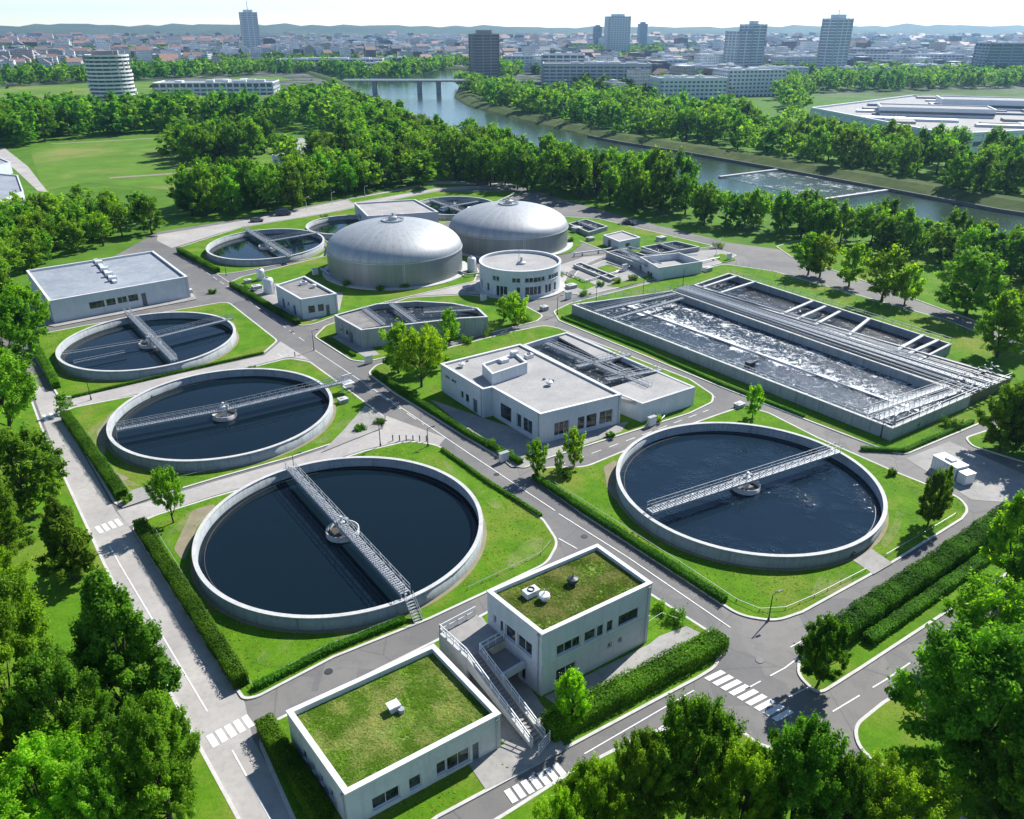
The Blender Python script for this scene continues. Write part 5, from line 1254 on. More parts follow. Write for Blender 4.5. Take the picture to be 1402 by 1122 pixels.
# ---------------------------------------------------------------- single trees
def tree_px(u, vb, vt, wpx, tone, label, group=None, name='broadleaf_tree'):
    p = G(u, vb); dep = p.y * CP + CAM * SP
    lo, hi = .5, 45.0
    for _ in range(40):
        mid = (lo + hi) / 2
        if PX(p.x, p.y, mid)[1] > vt: lo = mid
        else: hi = mid
    return plant_tree(p.x, p.y, lo, wpx * dep / FPX, tone, label, group, name, z=.1)
TL = [
 # left woodland beside the pale road
 (185, 992, 785, 150, 'conic', 'tall dark tree overhanging the pale left road, the largest beside the long hedge'),
 (103, 795, 683, 84, 'conic', 'dark slender tree on the left lawn above the largest road-side tree'),
 (236, 1135, 962, 128, 'mid', 'yellow-green tree beside the pale left road at the bottom edge of the picture'),
 (45, 712, 588, 118, 'dark', 'broad dark tree at the left road beside the upper zebra crossing'),
 (18, 600, 478, 100, 'mid', 'green tree at the left edge beside the upper end of the left road'),
 (28, 1005, 800, 160, 'mid', 'large green tree at the left edge behind the tall road-side tree'),
 (85, 1170, 1030, 180, 'light', 'bright yellow-green tree in the bottom left corner'),
 (112, 1075, 900, 130, 'dark', 'dark tree in the shade below the tall road-side tree'),
 (-5, 880, 735, 120, 'light', 'pale green tree cut by the left edge above the large green tree'),
 (8, 780, 640, 96, 'dark', 'dark tree cut by the left edge beside the lawn clearing'),
 (-10, 1130, 930, 170, 'mid', 'big green tree cut by the left edge near the bottom'),
 (165, 1190, 1045, 110, 'mid', 'green tree at the bottom edge between the bright corner tree and the road-side tree'),
 (15, 520, 405, 96, 'mid', 'green tree at the left edge left of the crossing-bridge tank'),
 (42, 478, 392, 70, 'light', 'light green tree beside the end wall of the long white hall'),
 (5, 452, 340, 90, 'dark', 'dark tree at the left edge beside the long white hall'),
 (-40, 690, 540, 120, 'mid', 'green tree mostly cut by the left edge beside the broad dark tree'),
 # young trees inside the plant
 (238, 717, 640, 42, 'mid', 'slim young tree in the lawn above the nearest tank', ),
 (88, 566, 541, 24, 'dark', 'small dark tree at the top end of the slim-bridge tank hedge'),
 (577, 531, 448, 62, 'light', 'bright green tree left of the large white flat-roofed building, nearest of three'),
 (546, 512, 444, 52, 'light', 'bright green tree left of the large white flat-roofed building, leftmost of three'),
 (598, 505, 452, 46, 'light', 'bright green tree left of the large white flat-roofed building, rightmost of three'),
 (736, 652, 604, 33, 'light', 'left one of two small bright trees in front of the large white flat-roofed building'),
 (786, 640, 588, 33, 'light', 'right one of two small bright trees in front of the large white flat-roofed building'),
 (765, 652, 618, 13, 'light', 'thin sapling between two small bright trees before the large white building'),
 (1270, 720, 645, 44, 'dark', 'small dark tree on the right lawn of the sun-glint tank'),
 (1290, 688, 640, 22, 'conic', 'slender dark conical tree beside the white ribbed container'),
 (1030, 573, 528, 26, 'light', 'small tree at the top corner of the sun-glint tank lawn'),
 (782, 995, 922, 52, 'light', 'small bright tree at the left end of the broad dark hedge'),
 (706, 446, 402, 40, 'light', 'small bright tree on the corner lawn before the round building'),
 (690, 440, 408, 26, 'mid', 'small green tree left of the bright tree by the round building'),
 (616, 470, 425, 30, 'light', 'light tree below the D-shaped basin, behind the three bright trees'),
 # lawn right of the aeration basin
 (1106, 377, 322, 46, 'light', 'yellow-green tree on the right lawn, leftmost of the row behind the aeration basin'),
 (1122, 380, 326, 44, 'light', 'yellow-green tree on the right lawn, second in the row behind the aeration basin'),
 (1162, 393, 334, 44, 'light', 'yellow-green tree on the right lawn, third in the row behind the aeration basin'),
 (1207, 414, 342, 66, 'light', 'tall yellow-green tree on the right lawn, fourth in the row behind the aeration basin'),
 (1238, 418, 366, 40, 'light', 'short yellow-green tree on the right lawn, fifth in the row behind the aeration basin'),
 (1322, 432, 343, 92, 'mid', 'big round mid-green tree on the right lawn beyond the aeration basin'),
 (1364, 490, 402, 72, 'light', 'bright tree beside the path right of the aeration basin'),
 (1405, 470, 380, 70, 'mid', 'green tree cut by the right edge behind the bright path-side tree'),
 (1368, 618, 530, 72, 'dark', 'dark tree near the white ribbed container, left one of a pair'),
 (1392, 612, 524, 76, 'mid', 'green tree near the white ribbed container, right one of a pair'),
 (1425, 640, 540, 80, 'dark', 'dark tree cut by the right edge behind the white ribbed container'),
 # bottom right
 (1120, 938, 848, 64, 'mid', 'small round tree at the lower end of the tall thick hedge'),
 (1378, 800, 680, 100, 'light', 'bright tree at the right edge above the tall hedge'),
 (1340, 905, 795, 112, 'light', 'yellow-green tree right of the forked side road'),
 (1420, 850, 700, 130, 'dark', 'dark tree cut by the right edge beside the forked side road'),
 (1308, 1088, 872, 216, 'mid', 'huge round green tree in the bottom right corner, beside the side road'),
 (1420, 1040, 850, 170, 'dark', 'dark tree at the right edge behind the huge round tree'),
 (1400, 1180, 1000, 180, 'dark', 'dark tree in the very bottom right corner'),
 (940, 1130, 960, 116, 'mid', 'tall green tree below the right zebra crossing, left of two'),
 (1074, 1168, 992, 145, 'mid', 'broad green tree below the right zebra crossing, right of two'),
 (806, 1180, 1050, 110, 'light', 'bright tree at the bottom edge beside the lower zebra crossing'),
 (868, 1150, 1008, 100, 'mid', 'green tree between the bright bottom tree and the tall green tree'),
 (1000, 1190, 1030, 110, 'light', 'light tree at the bottom edge between the two big green trees'),
 (1208, 1185, 1052, 130, 'light', 'yellow-green tree at the bottom edge left of the huge round tree'),
 (765, 1215, 1090, 84, 'light', 'light green tree at the bottom edge below the low green-roofed building'),
 (1140, 1180, 1040, 100, 'mid', 'green tree at the bottom edge between the broad tree and the yellow-green one'),
]
for t in TL: tree_px(*t[:6])

# ---------------------------------------------------------------- woods: rows and belts of trees
def inpoly(p, poly):
    x, y = p; k = False
    for i in range(len(poly)):
        (x0, y0), (x1, y1) = poly[i - 1], poly[i]
        if (y0 > y) != (y1 > y) and x < (x1 - x0) * (y - y0) / (y1 - y0) + x0: k = not k
    return k
BOX = []       # keep trees out of these world outlines
for px in ([(370, 182), (470, 180), (480, 222), (380, 222)], [(1105, 128), (1420, 120), (1420, 196), (1110, 176)], [(215, 108), (385, 104), (385, 137), (215, 140)]): BOX.append(w2(px))
WOOD = []      # (x, y, h, w, tone, zone)
def scatter(zone, px, sp, h0, h1, tones=('dark', 'dark', 'mid'), seed=0):
    rs = random.Random(seed + len(WOOD)); P = w2(px); xs = [q[0] for q in P]; ys = [q[1] for q in P]
    y = min(ys); row = 0
    while y < max(ys):
        x = min(xs) + (sp / 2 if row % 2 else 0)
        while x < max(xs):
            q = (x + rs.uniform(-.38, .38) * sp, y + rs.uniform(-.38, .38) * sp)
            if inpoly(q, P) and not any(inpoly(q, b) for b in BOX):
                h = rs.uniform(h0, h1); WOOD.append((q[0], q[1], h, min(sp * 1.35, h * rs.uniform(.72, .95)), rs.choice(tones), zone))
            x += sp
        y += sp * .87; row += 1
DM = ('dark', 'mid', 'mid'); DD = ('dark', 'dark', 'mid'); ML = ('mid', 'mid', 'light', 'dark')
scatter('the grove behind the long white hall', [(-40, 330), (-40, 420), (30, 392), (110, 352), (225, 322), (235, 308), (190, 302), (100, 305), (0, 318)], 8.5, 9, 12, ML)
scatter('the tree row along the north road', [(252, 284), (262, 300), (370, 296), (480, 268), (610, 256), (605, 246), (560, 240), (470, 248), (372, 268), (300, 270)], 9.5, 12, 17, DM)
scatter('the clump amid the field', [(236, 216), (250, 231), (325, 222), (366, 212), (372, 202), (300, 202), (250, 206)], 11, 14, 19, DD)
scatter('the riverside trees behind the domes', [(610, 236), (625, 252), (730, 266), (840, 285), (935, 300), (960, 290), (900, 262), (800, 246), (720, 232)], 10, 13, 19, DM)
scatter('the riverside trees behind the basins', [(965, 297), (955, 312), (1085, 330), (1180, 346), (1290, 368), (1460, 415), (1460, 372), (1300, 342), (1180, 322), (1060, 306)], 8.0, 9, 13.5, DM)
scatter('the trees left of the field', [(-60, 305), (-60, 335), (0, 330), (60, 312), (140, 305), (135, 296), (88, 290), (52, 296)], 12, 7, 10, ML)
scatter('the belt of trees beyond the field', [(-60, 170), (-60, 205), (30, 203), (80, 191), (180, 186), (238, 180), (300, 176), (385, 175), (395, 163), (220, 165)], 13, 14, 20, DD)
scatter('the wood beside the river bend', [(385, 158), (376, 178), (470, 182), (475, 224), (380, 228), (375, 236), (470, 240), (600, 236), (690, 232), (720, 226), (700, 219), (600, 205), (530, 180), (490, 160), (455, 140), (420, 142)], 13.5, 13, 19, DM)
scatter('the wood on the far river bank', [(625, 118), (640, 134), (690, 152), (770, 172), (850, 188), (935, 200), (1066, 224), (1200, 247), (1368, 279), (1450, 292), (1450, 252), (1300, 226), (1180, 208), (1100, 196), (1000, 170), (890, 160), (800, 146), (750, 139), (690, 131), (650, 124)], 15, 13, 19, DM)
scatter('the trees round the white factory', [(1060, 140), (1090, 160), (1110, 132), (1250, 126), (1450, 120), (1450, 108), (1180, 108), (1080, 120)], 17, 13, 18, DM)
scatter('the far meadow edge', [(-60, 112), (-60, 124), (120, 114), (300, 106), (440, 100), (500, 112), (498, 96), (380, 95), (180, 103)], 19, 13, 18, DD)
scatter('the river avenue beyond the bridge', [(505, 112), (560, 107), (600, 99), (640, 93), (650, 97), (690, 110), (720, 104), (690, 92), (610, 90), (520, 102)], 20, 14, 19, DM)
cut = 300 - len(TL) - 2
WOOD.sort(key=lambda t: -scr_size(*t[:3]))
ind, rest = WOOD[:cut], WOOD[cut:]
byz = {}
for t in ind: byz.setdefault(t[5], []).append(t)
def ordn(i): return '%d%s' % (i, 'th' if 10 <= i % 100 <= 20 else {1: 'st', 2: 'nd', 3: 'rd'}.get(i % 10, 'th'))
toneword = {'dark': 'dark green', 'mid': 'mid-green', 'light': 'light green', 'conic': 'dark'}
for zone, L in byz.items():
    L.sort(key=lambda t: PX(t[0], t[1])[0])
    for i, t in enumerate(L):
        plant_tree(*t[:5], '%s leafy tree, %s from the left in %s' % (toneword[t[4]], ordn(i + 1), zone), 'trees in ' + zone)

# the woods that read as one mass
def merged_trees(name, specs, base_nl, mat):
    if not specs: return
    V = []; T = []
    for k, t in enumerate(specs):
        me = TREE[(t[4], 'far')][k % len(TREE[(t[4], 'far')])][0]
        nv = len(me.vertices); a = np.empty(nv * 3, np.float32); me.vertices.foreach_get('co', a); a = a.reshape(-1, 4, 3)
        ti = np.empty(len(me.polygons), np.float32); me.attributes['tint'].data.foreach_get('value', ti)
        far = t[1] > 1000; stp = 1
        n = base_nl if not far else base_nl // 3
        rs = np.random.RandomState(k); idx = rs.choice(len(a), min(n, len(a)), replace=False)
        q = a[idx]; c = q.mean(1, keepdims=True); q = c + (q - c) * math.sqrt(len(a) / n) * .95
        an_ = rs.random() * 6.28; ca, sa = math.cos(an_), math.sin(an_)
        x = (q[..., 0] * ca - q[..., 1] * sa) * t[3] / 8 + t[0]; y = (q[..., 0] * sa + q[..., 1] * ca) * t[3] / 8 + t[1]; z = q[..., 2] * t[2] / 10.2
        V.append(np.stack([x, y, z], -1)); T.append(np.clip(ti[idx] * .8 + (rs.random() - .4) * .5, 0, 1))
    v = np.concatenate(V).reshape(-1, 3)
    o = bpy.data.objects.new(name, leafmesh(name, v, np.concatenate(T), mat)); COL.objects.link(o); o['kind'] = 'stuff'
    return o
for tone in ('dark', 'mid', 'light'): merged_trees('woodland', [t for t in rest if t[4] == tone], 420, 'leaf_' + tone)
print('trees', len(TL), len(ind), 'rest', len(rest))
# ---------------------------------------------------------------- the city
WALLS = [(.80, .80, .80), (.62, .64, .66), (.85, .85, .85), (.48, .48, .48), (.46, .43, .40), (.15, .13, .125), (.12, .135, .16), (.60, .58, .55)]
ROOFS = [(.22, .23, .25), (.40, .41, .42), (.80, .80, .80), (.24, .15, .12), (.36, .21, .155), (.11, .115, .125), (.34, .33, .32)]
WN = ['white', 'pale grey', 'bright white', 'beige', 'tan', 'brown', 'dark grey', 'cream']; RN = ['grey', 'light grey', 'white', 'brown tiled', 'red tiled', 'dark', 'buff']
class CB(MB):
    def __init__(s): super().__init__(); s.c = []
    def add(s, vs, fs): super().add(vs, fs); s.c += [s.cur] * len(fs)
    def build(s, name, mat, parent=None, smooth=False):
        o = super().build(name, mat, parent, smooth); me = o.data
        at = me.color_attributes.new('Col', 'FLOAT_COLOR', 'CORNER')
        lens = np.empty(len(me.polygons), np.int32); me.polygons.foreach_get('loop_total', lens)
        a = np.repeat(np.array([(*c, 1.0) for c in s.c], np.float32), lens, 0); at.data.foreach_set('color', a.ravel()); return o
def city_shape(body, roof, x, y, L, w, h, rz, wc, rc, kind):
    ca, sa = math.cos(rz), math.sin(rz); T = lambda a, b, z: (x + a * ca - b * sa, y + a * sa + b * ca, z)
    body.cur = wc; roof.cur = rc
    R4 = [T(-L / 2, -w / 2, 0)[:2], T(L / 2, -w / 2, 0)[:2], T(L / 2, w / 2, 0)[:2], T(-L / 2, w / 2, 0)[:2]]
    if kind == 'gable':
        body.prism(R4, 0, h, top=False); e = .5; hr = w * .32
        body.add([T(-L / 2, -w / 2, h), T(-L / 2, w / 2, h), T(-L / 2, 0, h + hr)], [(0, 2, 1)]); body.add([T(L / 2, -w / 2, h), T(L / 2, w / 2, h), T(L / 2, 0, h + hr)], [(0, 1, 2)])
        for s in (-1, 1): roof.add([T(-L / 2 - e, s * (w / 2 + e), h - .2), T(L / 2 + e, s * (w / 2 + e), h - .2), T(L / 2 + e, 0, h + hr + .1), T(-L / 2 - e, 0, h + hr + .1)], [(0, 1, 2, 3)])
    else:
        body.prism(R4, 0, h, top=False); roof.poly(R4, h - .3)
        body.ringwall(R4, inset(R4, .5), h - .4, h + .5)
        if kind != 'plain':
            roof.cur = tuple(min(.7, k * 1.3) for k in rc); roof.prism([T(-L * .2, -w * .2, 0)[:2], T(L * .1, -w * .2, 0)[:2], T(L * .1, w * .2, 0)[:2], T(-L * .2, w * .2, 0)[:2]], h - .3, h + 2.6)
        if kind == 'step':
            body.cur = wc; S4 = [T(-L * .48, -w * .30, 0)[:2], T(L * .30, -w * .30, 0)[:2], T(L * .30, w * .48, 0)[:2], T(-L * .48, w * .48, 0)[:2]]
            body.prism(S4, h - .3, h + 3.2, top=False); roof.cur = rc; roof.poly(S4, h + 3.2)
rc_ = random.Random(77); CITY = []
KEEP = [w2(p) for p in ([(-80, 142), (-80, 108), (180, 100), (380, 93), (520, 96), (640, 92), (720, 100), (800, 128), (890, 136), (1000, 142), (1060, 112), (1180, 104), (1450, 104), (1450, 400), (-80, 400)],
     [(120, 136), (195, 136), (195, 118), (120, 118)], [(505, 112), (560, 92), (650, 89), (650, 130), (505, 140)])]
LANDP = []     # landmark footprints (x, y, radius)
def landmark(u, v): p = G(u, v); return p
for u, v, rr in ((347, 79, 60), (663, 106, 45), (843, 80, 60), (1015, 106, 60), (1135, 107, 50), (157, 136, 40), (818, 119, 75), (975, 138, 90), (1385, 110, 60), (878, 68, 80), (455, 99, 95), (825, 69, 50), (450, 100, 60), (505, 101, 50), (905, 104, 45), (962, 112, 50), (1062, 117, 45), (1092, 101, 50), (1270, 108, 45), (1310, 92, 60), (565, 82, 60), (720, 98, 50), (1180, 112, 40), (610, 78, 60), (60, 92, 60), (250, 88, 60)): p = G(u, v); LANDP.append((p.x, p.y, rr))
GA = .42; cg, sg = math.cos(GA), math.sin(GA)
def city_rows(y0, y1, sp, prob, hs):
    n = int(2 * y1 / sp)
    for i in range(-n, n):
        for j in range(-n, n):
            a, b = i * sp + rc_.uniform(-.2, .2) * sp, j * sp + rc_.uniform(-.2, .2) * sp
            x, y = a * cg - b * sg, a * sg + b * cg
            if not (y0 <= y < y1) or abs(x) > y * .74 + 60: continue
            if mnoise.noise((x * .0022, y * .0022, 4.2)) > .22 or rc_.random() > prob: continue      # parks
            if any(inpoly((x, y), k) for k in KEEP) or any((x - p[0]) ** 2 + (y - p[1]) ** 2 < p[2] ** 2 for p in LANDP): continue
            k = rc_.random(); q = mnoise.noise((x * .001, y * .001, 9.1))
            L = rc_.uniform(.45, .9) * sp; w = rc_.uniform(.3, .55) * sp; h = rc_.uniform(*hs) * (1.5 if rc_.random() < .10 else 1)
            kind = 'gable' if k < .26 + q * .6 else ('step' if k < .5 else ('box' if k < .85 else 'plain'))
            ri = rc_.choice((3, 4, 3, 5)) if kind == 'gable' else rc_.choice((0, 1, 2, 2, 5, 6)); wi = rc_.choice((0, 0, 1, 2, 2, 3, 4, 5, 6, 7))
            CITY.append((x, y, L, w, h, GA + (PI / 2 if rc_.random() < .4 else 0) + rc_.uniform(-.06, .06), wi, ri, kind))
city_rows(760, 1400, 33, .88, (10, 20)); city_rows(1400, 2300, 33, .9, (11, 23)); city_rows(2300, 4400, 46, .85, (11, 22))
CITY.sort(key=lambda t: -(t[4] + t[3] * .3) * t[2] / t[1] ** 2)
one, many = CITY[:285], CITY[285:]
def cityword(t): return '%s %s building with %s roof' % (WN[t[6]], {'gable': 'gabled', 'step': 'stepped', 'box': 'flat-topped', 'plain': 'box-like'}[t[8]], RN[t[7]])
LM = [('the mast tower', 347, 79), ('the round tower', 157, 136), ('the bridge tower', 663, 106), ('the white tower', 843, 80), ('the twin towers', 1015, 106), ('the grey-green tower', 1135, 107), ('the glass block', 1375, 110), ('the meadow block', 455, 99)]
seen = {}
for t in sorted(one, key=lambda t: t[1]):
    u, v = PX(t[0], t[1]); nm, lu, lv = min(LM, key=lambda l: abs(l[1] - u) + 2 * abs(l[2] - v))
    key = (cityword(t), 'left' if u < lu else 'right', nm); seen[key] = seen.get(key, 0) + 1
    lb = '%s, %s %s of %s' % (key[0], 'nearest' if seen[key] == 1 else ordn(seen[key]) + ' nearest', key[1], nm)
    b, r_ = CB(), CB(); city_shape(b, r_, *t[:6], WALLS[t[6]], ROOFS[t[7]], t[8])
    o = b.build('city_building', 'city'); tag(o, ' '.join(lb.split()[:16]), 'building', 'city buildings beyond the river'); r_.build('roof', 'city', o)
m_, t_, p_ = newmat('city_roofing'); at_ = N(t_, 'ShaderNodeAttribute', attribute_name='Col'); g_ = pos(t_)
t_.links.new(mix(t_, math_(t_, 'MULTIPLY', ramp(t_, noise(t_, g_, .25, 4), .45, .75), .5), at_.outputs['Color'], (.12, .12, .12)), p_.inputs['Base Color']); p_.inputs['Roughness'].default_value = .7
M['city_roof'] = m_
for o in bpy.data.objects:
    if o.name.split('.')[0] == 'roof' and o.parent and o.parent.name.startswith('city_building'): o.data.materials[0] = m_
b, r_ = CB(), CB()
for t in many: city_shape(b, r_, *t[:6], WALLS[t[6]], ROOFS[t[7]], t[8])
o = b.build('distant_city', 'city'); o['kind'] = 'stuff'; r2_ = r_.build('roofs', 'city_roof', o); r2_['kind'] = 'stuff'
# street trees and parks of the city
sp_ = []
rr_ = random.Random(5)
for k in range(15000):
    y = 800 * (5.2 ** rr_.random()); x = rr_.uniform(-.72, .72) * y
    pk = mnoise.noise((x * .0022, y * .0022, 4.2)) > .2
    if any(inpoly((x, y), q) for q in KEEP) or (not pk and rr_.random() > .62): continue
    s = 1 if y < 1800 else 1.9
    sp_.append((x, y, rr_.uniform(9, 15) * (1 if s == 1 else 1.1), rr_.uniform(9, 14) * s, 'dark' if rr_.random() < .6 else 'mid', ''))
for tone in ('dark', 'mid'): merged_trees('city_trees', [t for t in sp_ if t[4] == tone], 150, 'leaf_' + tone)
print('city', len(one), len(many), 'city trees', len(sp_))

# ---------------------------------------------------------------- landmark buildings
M['t_white'] = plain('tower_white', (.74, .76, .78), .6); M['t_blue'] = plain('tower_blue_grey', (.26, .34, .41), .4); M['t_dark'] = plain('tower_dark', (.13, .15, .175), .5)
M['t_grey'] = plain('tower_grey', (.54, .55, .57), .6); M['t_brown'] = plain('tower_brown', (.36, .31, .285), .6); M['t_glass'] = plain('tower_glass', (.05, .085, .11), .15)
def floors(parent, P, z0, z1, fh, slabmat, glassmat, out=.5, fins=0, finmat=None, sl=.38):
    """floor slabs standing proud of a glazed core, with upright fins"""
    c = MB(); c.prism(inset(P, .4), z0, z1); c.build('glazing', glassmat, parent)
    s = MB(); z = z0 + fh
    while z < z1 + .1:
        s.prism(inset(P, -out), z - fh * sl, z, bottom=True); z += fh
    s.build('balconies', slabmat, parent)
    if fins:
        f = MB(); n = len(P)
        for i in range(n):
            a, b = Vector(P[i]), Vector(P[(i + 1) % n]); L = (b - a).length; k = max(1, int(L / fins))
            for j in range(k + 1): q = a.lerp(b, j / k); f.box((q.x, q.y, (z0 + z1) / 2), (1.3, 1.3, z1 - z0 + .6), math.atan2((b - a).y, (b - a).x))
        f.build('fins', finmat or slabmat, parent)
def rect(c, L, w, rz):
    ca, sa = math.cos(rz), math.sin(rz); return [(c[0] + a * ca - b * sa, c[1] + a * sa + b * ca) for a, b in ((-L / 2, -w / 2), (L / 2, -w / 2), (L / 2, w / 2), (-L / 2, w / 2))]
def tower(u, vb, vt, wpx, name, label, rz, slab, glass, fins=0, ratio=.8, fh=3.4, crown=None, split=None, out=.5, sl=.38):
    p = G(u, vb); dep = p.y * CP + CAM * SP; h = 0
    while PX(p.x, p.y, h)[1] > vt: h += .5
    w = wpx * dep / FPX; k = abs(math.cos(rz)) + ratio * abs(math.sin(rz)); L = w / k
    r = thing(name, label, 'tower', (p.x, p.y, 0))
    if split:      # two interlocked shafts of different height
        d = Vector((math.cos(rz), math.sin(rz))); a = Vector((p.x, p.y))
        floors(r, rect(a - d * L * .26, L * .46, L * ratio, rz), 0, h * split, fh, slab, glass, out, fins); floors(r, rect(a + d * L * .24, L * .5, L * ratio * .9, rz), 0, h, fh, slab, glass, out, fins)
        m = MB(); q = a + d * L * .24; m.box((q.x, q.y, h + 2), (L * .2, L * .2, 4), rz); m.build('roof_room', slab, r)
    else:
        P = rect((p.x, p.y), L, L * ratio, rz); floors(r, P, 0, h, fh, slab, glass, out, fins, sl=sl)
        m = MB(); m.prism(rect((p.x, p.y), L * .55, L * ratio * .5, rz), h, h + 4.5); m.build('roof_room', slab, r)
    return r, p, h, L
r, p, h, L = tower(347, 79, 17, 25, 'tower', 'slender tall pale blue tower with a rooftop mast, far left of the river', .5, 't_white', 't_blue', 9, .8)
m = MB(); m.tube((p.x, p.y, h + 4), (p.x, p.y, h + 28), 1.1, 6, .4); m.build('mast', 'white_metal', r)
tower(663, 106, 47, 40, 'tower', 'dark brown-grey apartment tower beside the river bridge', .35, 't_brown', 't_dark', 8, .75)
r, p, h, L = tower(843, 80, 23, 32, 'tower', 'white apartment tower with rows of square windows, beyond the right river bank', .12, 't_white', 't_blue', 5, .8, sl=.5)
m = MB(); m.tube((p.x, p.y, h + 4), (p.x, p.y, h + 14), .7, 6); m.build('mast', 'white_metal', r)
tower(1015, 106, 34, 52, 'tower', 'twin-shafted pale tower with a lower left half, above the white apartment blocks', .4, 't_white', 't_blue', 7, .7, split=.87)
r, p, h, L = tower(1135, 107, 26, 38, 'tower', 'lone tall grey-green tower on the right, left of the glass block', .55, 't_white', 't_blue', 8, .85)
m = MB(); m.tube((p.x, p.y, h + 4), (p.x, p.y, h + 10), .6, 6); m.build('mast', 'white_metal', r)
tower(878, 68, 33, 13, 'tower', 'small far grey tower right of the white apartment tower', .3, 't_blue', 't_blue', 0, .9); tower(817, 68, 37, 12, 'tower', 'small far bluish tower just left of the white apartment tower', .6, 't_blue', 't_dark', 0, .9)
# round balcony tower
p = G(157, 137); dep = p.y * CP + CAM * SP; h = 0
while PX(p.x, p.y, h)[1] > 74: h += .5
R0 = 30 * dep / FPX; r = thing('round_tower', 'round tower with curved white balconies, behind the trees at the left', 'tower', (p.x, p.y, 0))
g = MB(); g.lathe((p.x, p.y), [(R0 * .86, 0), (R0 * .82, h - 2), (.1, h - 2)], 36); g.build('glazing', 't_dark', r)
s = MB(); nf = 12
for i in range(nf):
    z = h * (i + 1) / nf - 1; k = R0 * (1.0 - .10 * i / nf); ox = math.sin(i * 1.3) * .7; s.lathe((p.x + ox, p.y), [(k * .8, z - 1.0), (k, z - 1.0), (k, z + .5), (k * .97, z + .5), (k * .97, z), (k * .8, z)], 40)
s.build('balconies', 't_white', r)
f = MB()
for i in range(18): a = 2 * PI * i / 18; f.box((p.x + math.cos(a) * R0 * .88, p.y + math.sin(a) * R0 * .88, h / 2), (1.2, 1.2, h - 2), a)
f.build('fins', 't_brown', r); m = MB(); m.box((p.x - 2, p.y, h + .5), (R0 * .9, R0 * .7, 4), .3); m.box((p.x + 6, p.y + 2, h + .2), (R0 * .4, R0 * .4, 5), .3); m.build('roof_room', 't_brown', r)

def block(u, vb, L, w, h, rz, name, label, wall='t_white', glass='t_dark', fins=6, fh=3.4, units=6, cat='building', base_v=None):
    p = G(u, vb); r = thing(name, label, cat, (p.x, p.y, 0)); P = rect((p.x, p.y), L, w, rz)
    floors(r, P, 0, h, fh, wall, glass, .25, fins, sl=.55); rs = random.Random(int(u)); m = MB()
    m.ringwall(inset(P, -.4), inset(P, .5), h, h + 1.1); m.build('parapet', wall, r); m = MB(); m.poly(P, h + .12); ro = m.build('roof', 'slab_roof', r)
    for i in range(units):
        m = MB()
        a, b = rs.uniform(-.42, .42) * L, rs.uniform(-.38, .38) * w; ca, sa = math.cos(rz), math.sin(rz); m.box((p.x + a * ca - b * sa, p.y + a * sa + b * ca, h + 1.2), (rs.uniform(.05, .16) * L, rs.uniform(.08, .25) * w, rs.uniform(1.5, 3)), rz); m.build('roof_unit', 't_white', ro)
    return r
block(300, 128, 112, 40, 10, .10, 'office_block', 'long low white block behind the meadow trees, right of the round balcony tower', units=9)
block(455, 98, 150, 40, 16, .08, 'long_block', 'white long block by the meadow, left of the river bridge', units=8); block(510, 101, 60, 35, 13, .1, 'long_block', 'smaller white block just left of the river bridge')
block(940, 134, 62, 36, 17, .10, 'apartment_block', 'white apartment block at the wood edge, below the twin towers', fins=4); block(1022, 130, 58, 34, 22, .22, 'apartment_block', 'taller white apartment block at the wood edge, right of its neighbour', fins=4)
block(815, 121, 112, 40, 24, -.05, 'apartment_block', 'wide grey apartment block behind the river wood, right of the dark tower', 't_grey', 't_dark', 7); block(770, 114, 48, 40, 30, -.05, 'apartment_block', 'grey stepped block behind the wide grey apartment block', 't_white', 't_dark', 8)
block(1380, 108, 76, 50, 40, -.15, 'glass_block', 'dark glass office block at the right edge of the city', 't_blue', 't_glass', 12)
block(1235, 98, 150, 40, 22, -.1, 'apartment_block', 'long pale apartment block behind the trees, left of the dark glass block', 't_white', 't_dark', 6); block(1190, 92, 70, 40, 26, -.1, 'apartment_block', 'pale brown apartment block right of the lone grey-green tower', 't_grey', 't_dark', 6)
for u, v, L, w, h, rz, lb in ((905, 104, 60, 34, 19, .1, 'white mid-rise block behind the wide grey apartment block, nearest the white tower'), (962, 112, 70, 32, 17, .2, 'white mid-rise block just left of the twin-shafted tower'), (1062, 117, 58, 30, 18, .05, 'white mid-rise block between the twin-shafted and grey-green towers'),
    (1092, 101, 66, 36, 21, .3, 'white mid-rise block at the left foot of the grey-green tower'), (1270, 108, 60, 30, 15, -.1, 'white mid-rise block behind the factory trees, left of the glass block'), (1310, 92, 90, 40, 20, .1, 'white mid-rise block behind the dark glass block'),
    (565, 82, 100, 40, 16, .15, 'white mid-rise block beyond the river bridge, left one of two'), (610, 78, 90, 40, 18, 0, 'white mid-rise block beyond the river bridge, right one of two'), (720, 98, 64, 34, 20, -.1, 'white mid-rise block just right of the dark river tower'), (1180, 112, 50, 28, 15, .2, 'white mid-rise block at the right foot of the grey-green tower'),
    (60, 92, 90, 38, 16, .2, 'white mid-rise block at the left city edge, left of the round tower'), (250, 88, 100, 36, 15, .05, 'white mid-rise block behind the meadow, left of the mast tower')): block(u, v, L, w, h, rz, 'apartment_block', lb, 't_white', 't_blue', 6)
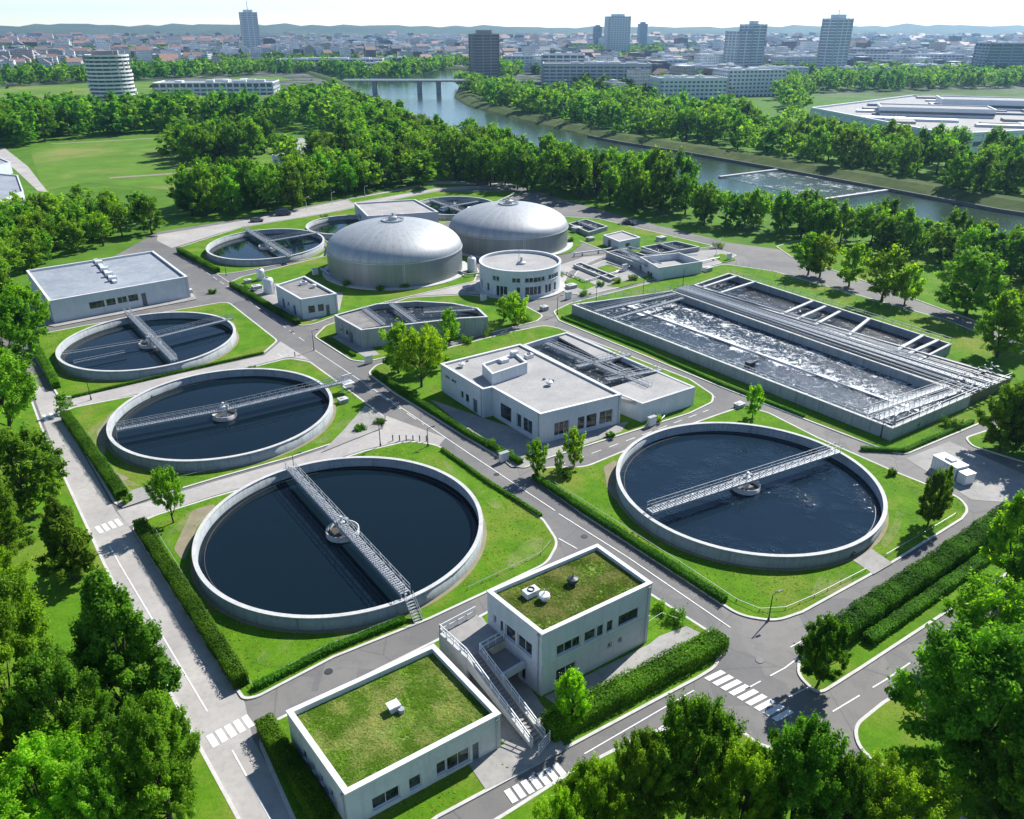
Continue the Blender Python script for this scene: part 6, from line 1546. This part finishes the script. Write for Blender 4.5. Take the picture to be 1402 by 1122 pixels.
# white factory with its cluttered roof
F_ = ccw(w2([(1112, 148), (1300, 184), (1470, 176), (1470, 139), (1250, 131)], 12)); cF = (sum(q[0] for q in F_) / 5, sum(q[1] for q in F_) / 5)
r = thing('factory', 'huge low white factory with a cluttered pale roof, right of the river wood', 'factory', (*cF, 0))
floors(r, F_, 0, 11.0, 5.4, 't_white', 't_dark', .3, 7, sl=.56); m = MB(); m.ringwall(inset(F_, -.5), inset(F_, .8), 11, 12.4); m.build('parapet', 't_white', r)
m = MB(); m.poly(F_, 11.3); ro = m.build('roof', 'slab_roof', r); rs = random.Random(3); k = 0
for fx, fy, L_, w_, h_ in ((.30, .42, 62, 26, 15.5), (.62, .60, 74, 30, 16.5), (.80, .34, 60, 24, 15)):
    lo_, hi_ = np.min(F_, 0), np.max(F_, 0); q_ = (lo_[0] + (hi_[0] - lo_[0]) * fx, lo_[1] + (hi_[1] - lo_[1]) * fy); P_ = rect(q_, L_, w_, -.32)
    m = MB(); m.prism(P_, 11.2, h_, top=False); m.ringwall(inset(P_, -.3), inset(P_, .5), h_, h_ + .8); u_ = m.build('upper_storey', 't_white', r); m = MB(); m.poly(P_, h_ + .1); m.build('upper_roof', 'slab_roof', u_)
    m = MB(); m.prism(inset(P_, -.12), 12.6, 14.0, top=False); m.build('window_band', 't_glass', u_)
while k < 30:
    x, y = rs.uniform(min(q[0] for q in F_), max(q[0] for q in F_)), rs.uniform(min(q[1] for q in F_), max(q[1] for q in F_))
    if not inpoly((x, y), inset(F_, 9)): continue
    m = MB(); m.box((x, y, 11.9), (rs.uniform(14, 44), rs.uniform(4, 12), rs.uniform(.8, 1.6)), -.32 + (PI / 2 if rs.random() < .3 else 0)); m.build('roof_unit', rs.choice(('t_grey', 't_white', 'roof_blue', 'slab_roof')), ro); k += 1
# low buildings at the left edge and in the wood
building('left_edge_building', 'pale low building with a dark window band, cut by the left edge by the field', 'building', [(-80, 262), (-20, 283), (32, 262), (24, 240), (-60, 232)], 6.5, {1: [(.05, .95, 2.2, 4.6)], 0: [(.1, .9, 2.2, 4.6)]}, 'roof_blue', .5)
building('left_edge_building', 'small pale building behind the window-band building at the left edge', 'building', [(-60, 222), (-20, 232), (14, 222), (-10, 212)], 5, {}, 'roof_blue', .5)
for px, lb in (([(376, 196), (412, 206), (458, 198), (420, 188)], 'low flat pale building in a clearing of the wood left of the river'), ([(372, 212), (392, 219), (412, 214), (394, 207)], 'small flat grey building in front of the clearing building'), ([(430, 206), (470, 214), (492, 207), (452, 199)], 'second low flat building in the wood clearing, nearer the river')):
    building('clearing_building', lb, 'building', px, 5, {0: [(.15, .4, 1.2, 3.2), (.55, .85, 1.2, 3.2)], 1: [(.1, .45, 1.2, 3.2), (.55, .9, 1.2, 3.2)]}, 'slab_roof', .5)

# ---------------------------------------------------------------- air
mh, th_, ph_ = newmat('air'); th_.nodes.remove(ph_); pv = N(th_, 'ShaderNodeVolumePrincipled'); th_.links.new(pv.outputs[0], th_.nodes['Material Output'].inputs['Volume'])
pv.inputs['Color'].default_value = (.40, .68, 1, 1); pv.inputs['Density'].default_value = HAZE = .00007; pv.inputs['Anisotropy'].default_value = .55
M['air'] = mh
m = MB(); m.box((0, 3150, 89), (12600, 6900, 180)); o = m.build('haze', 'air'); o['kind'] = 'stuff'
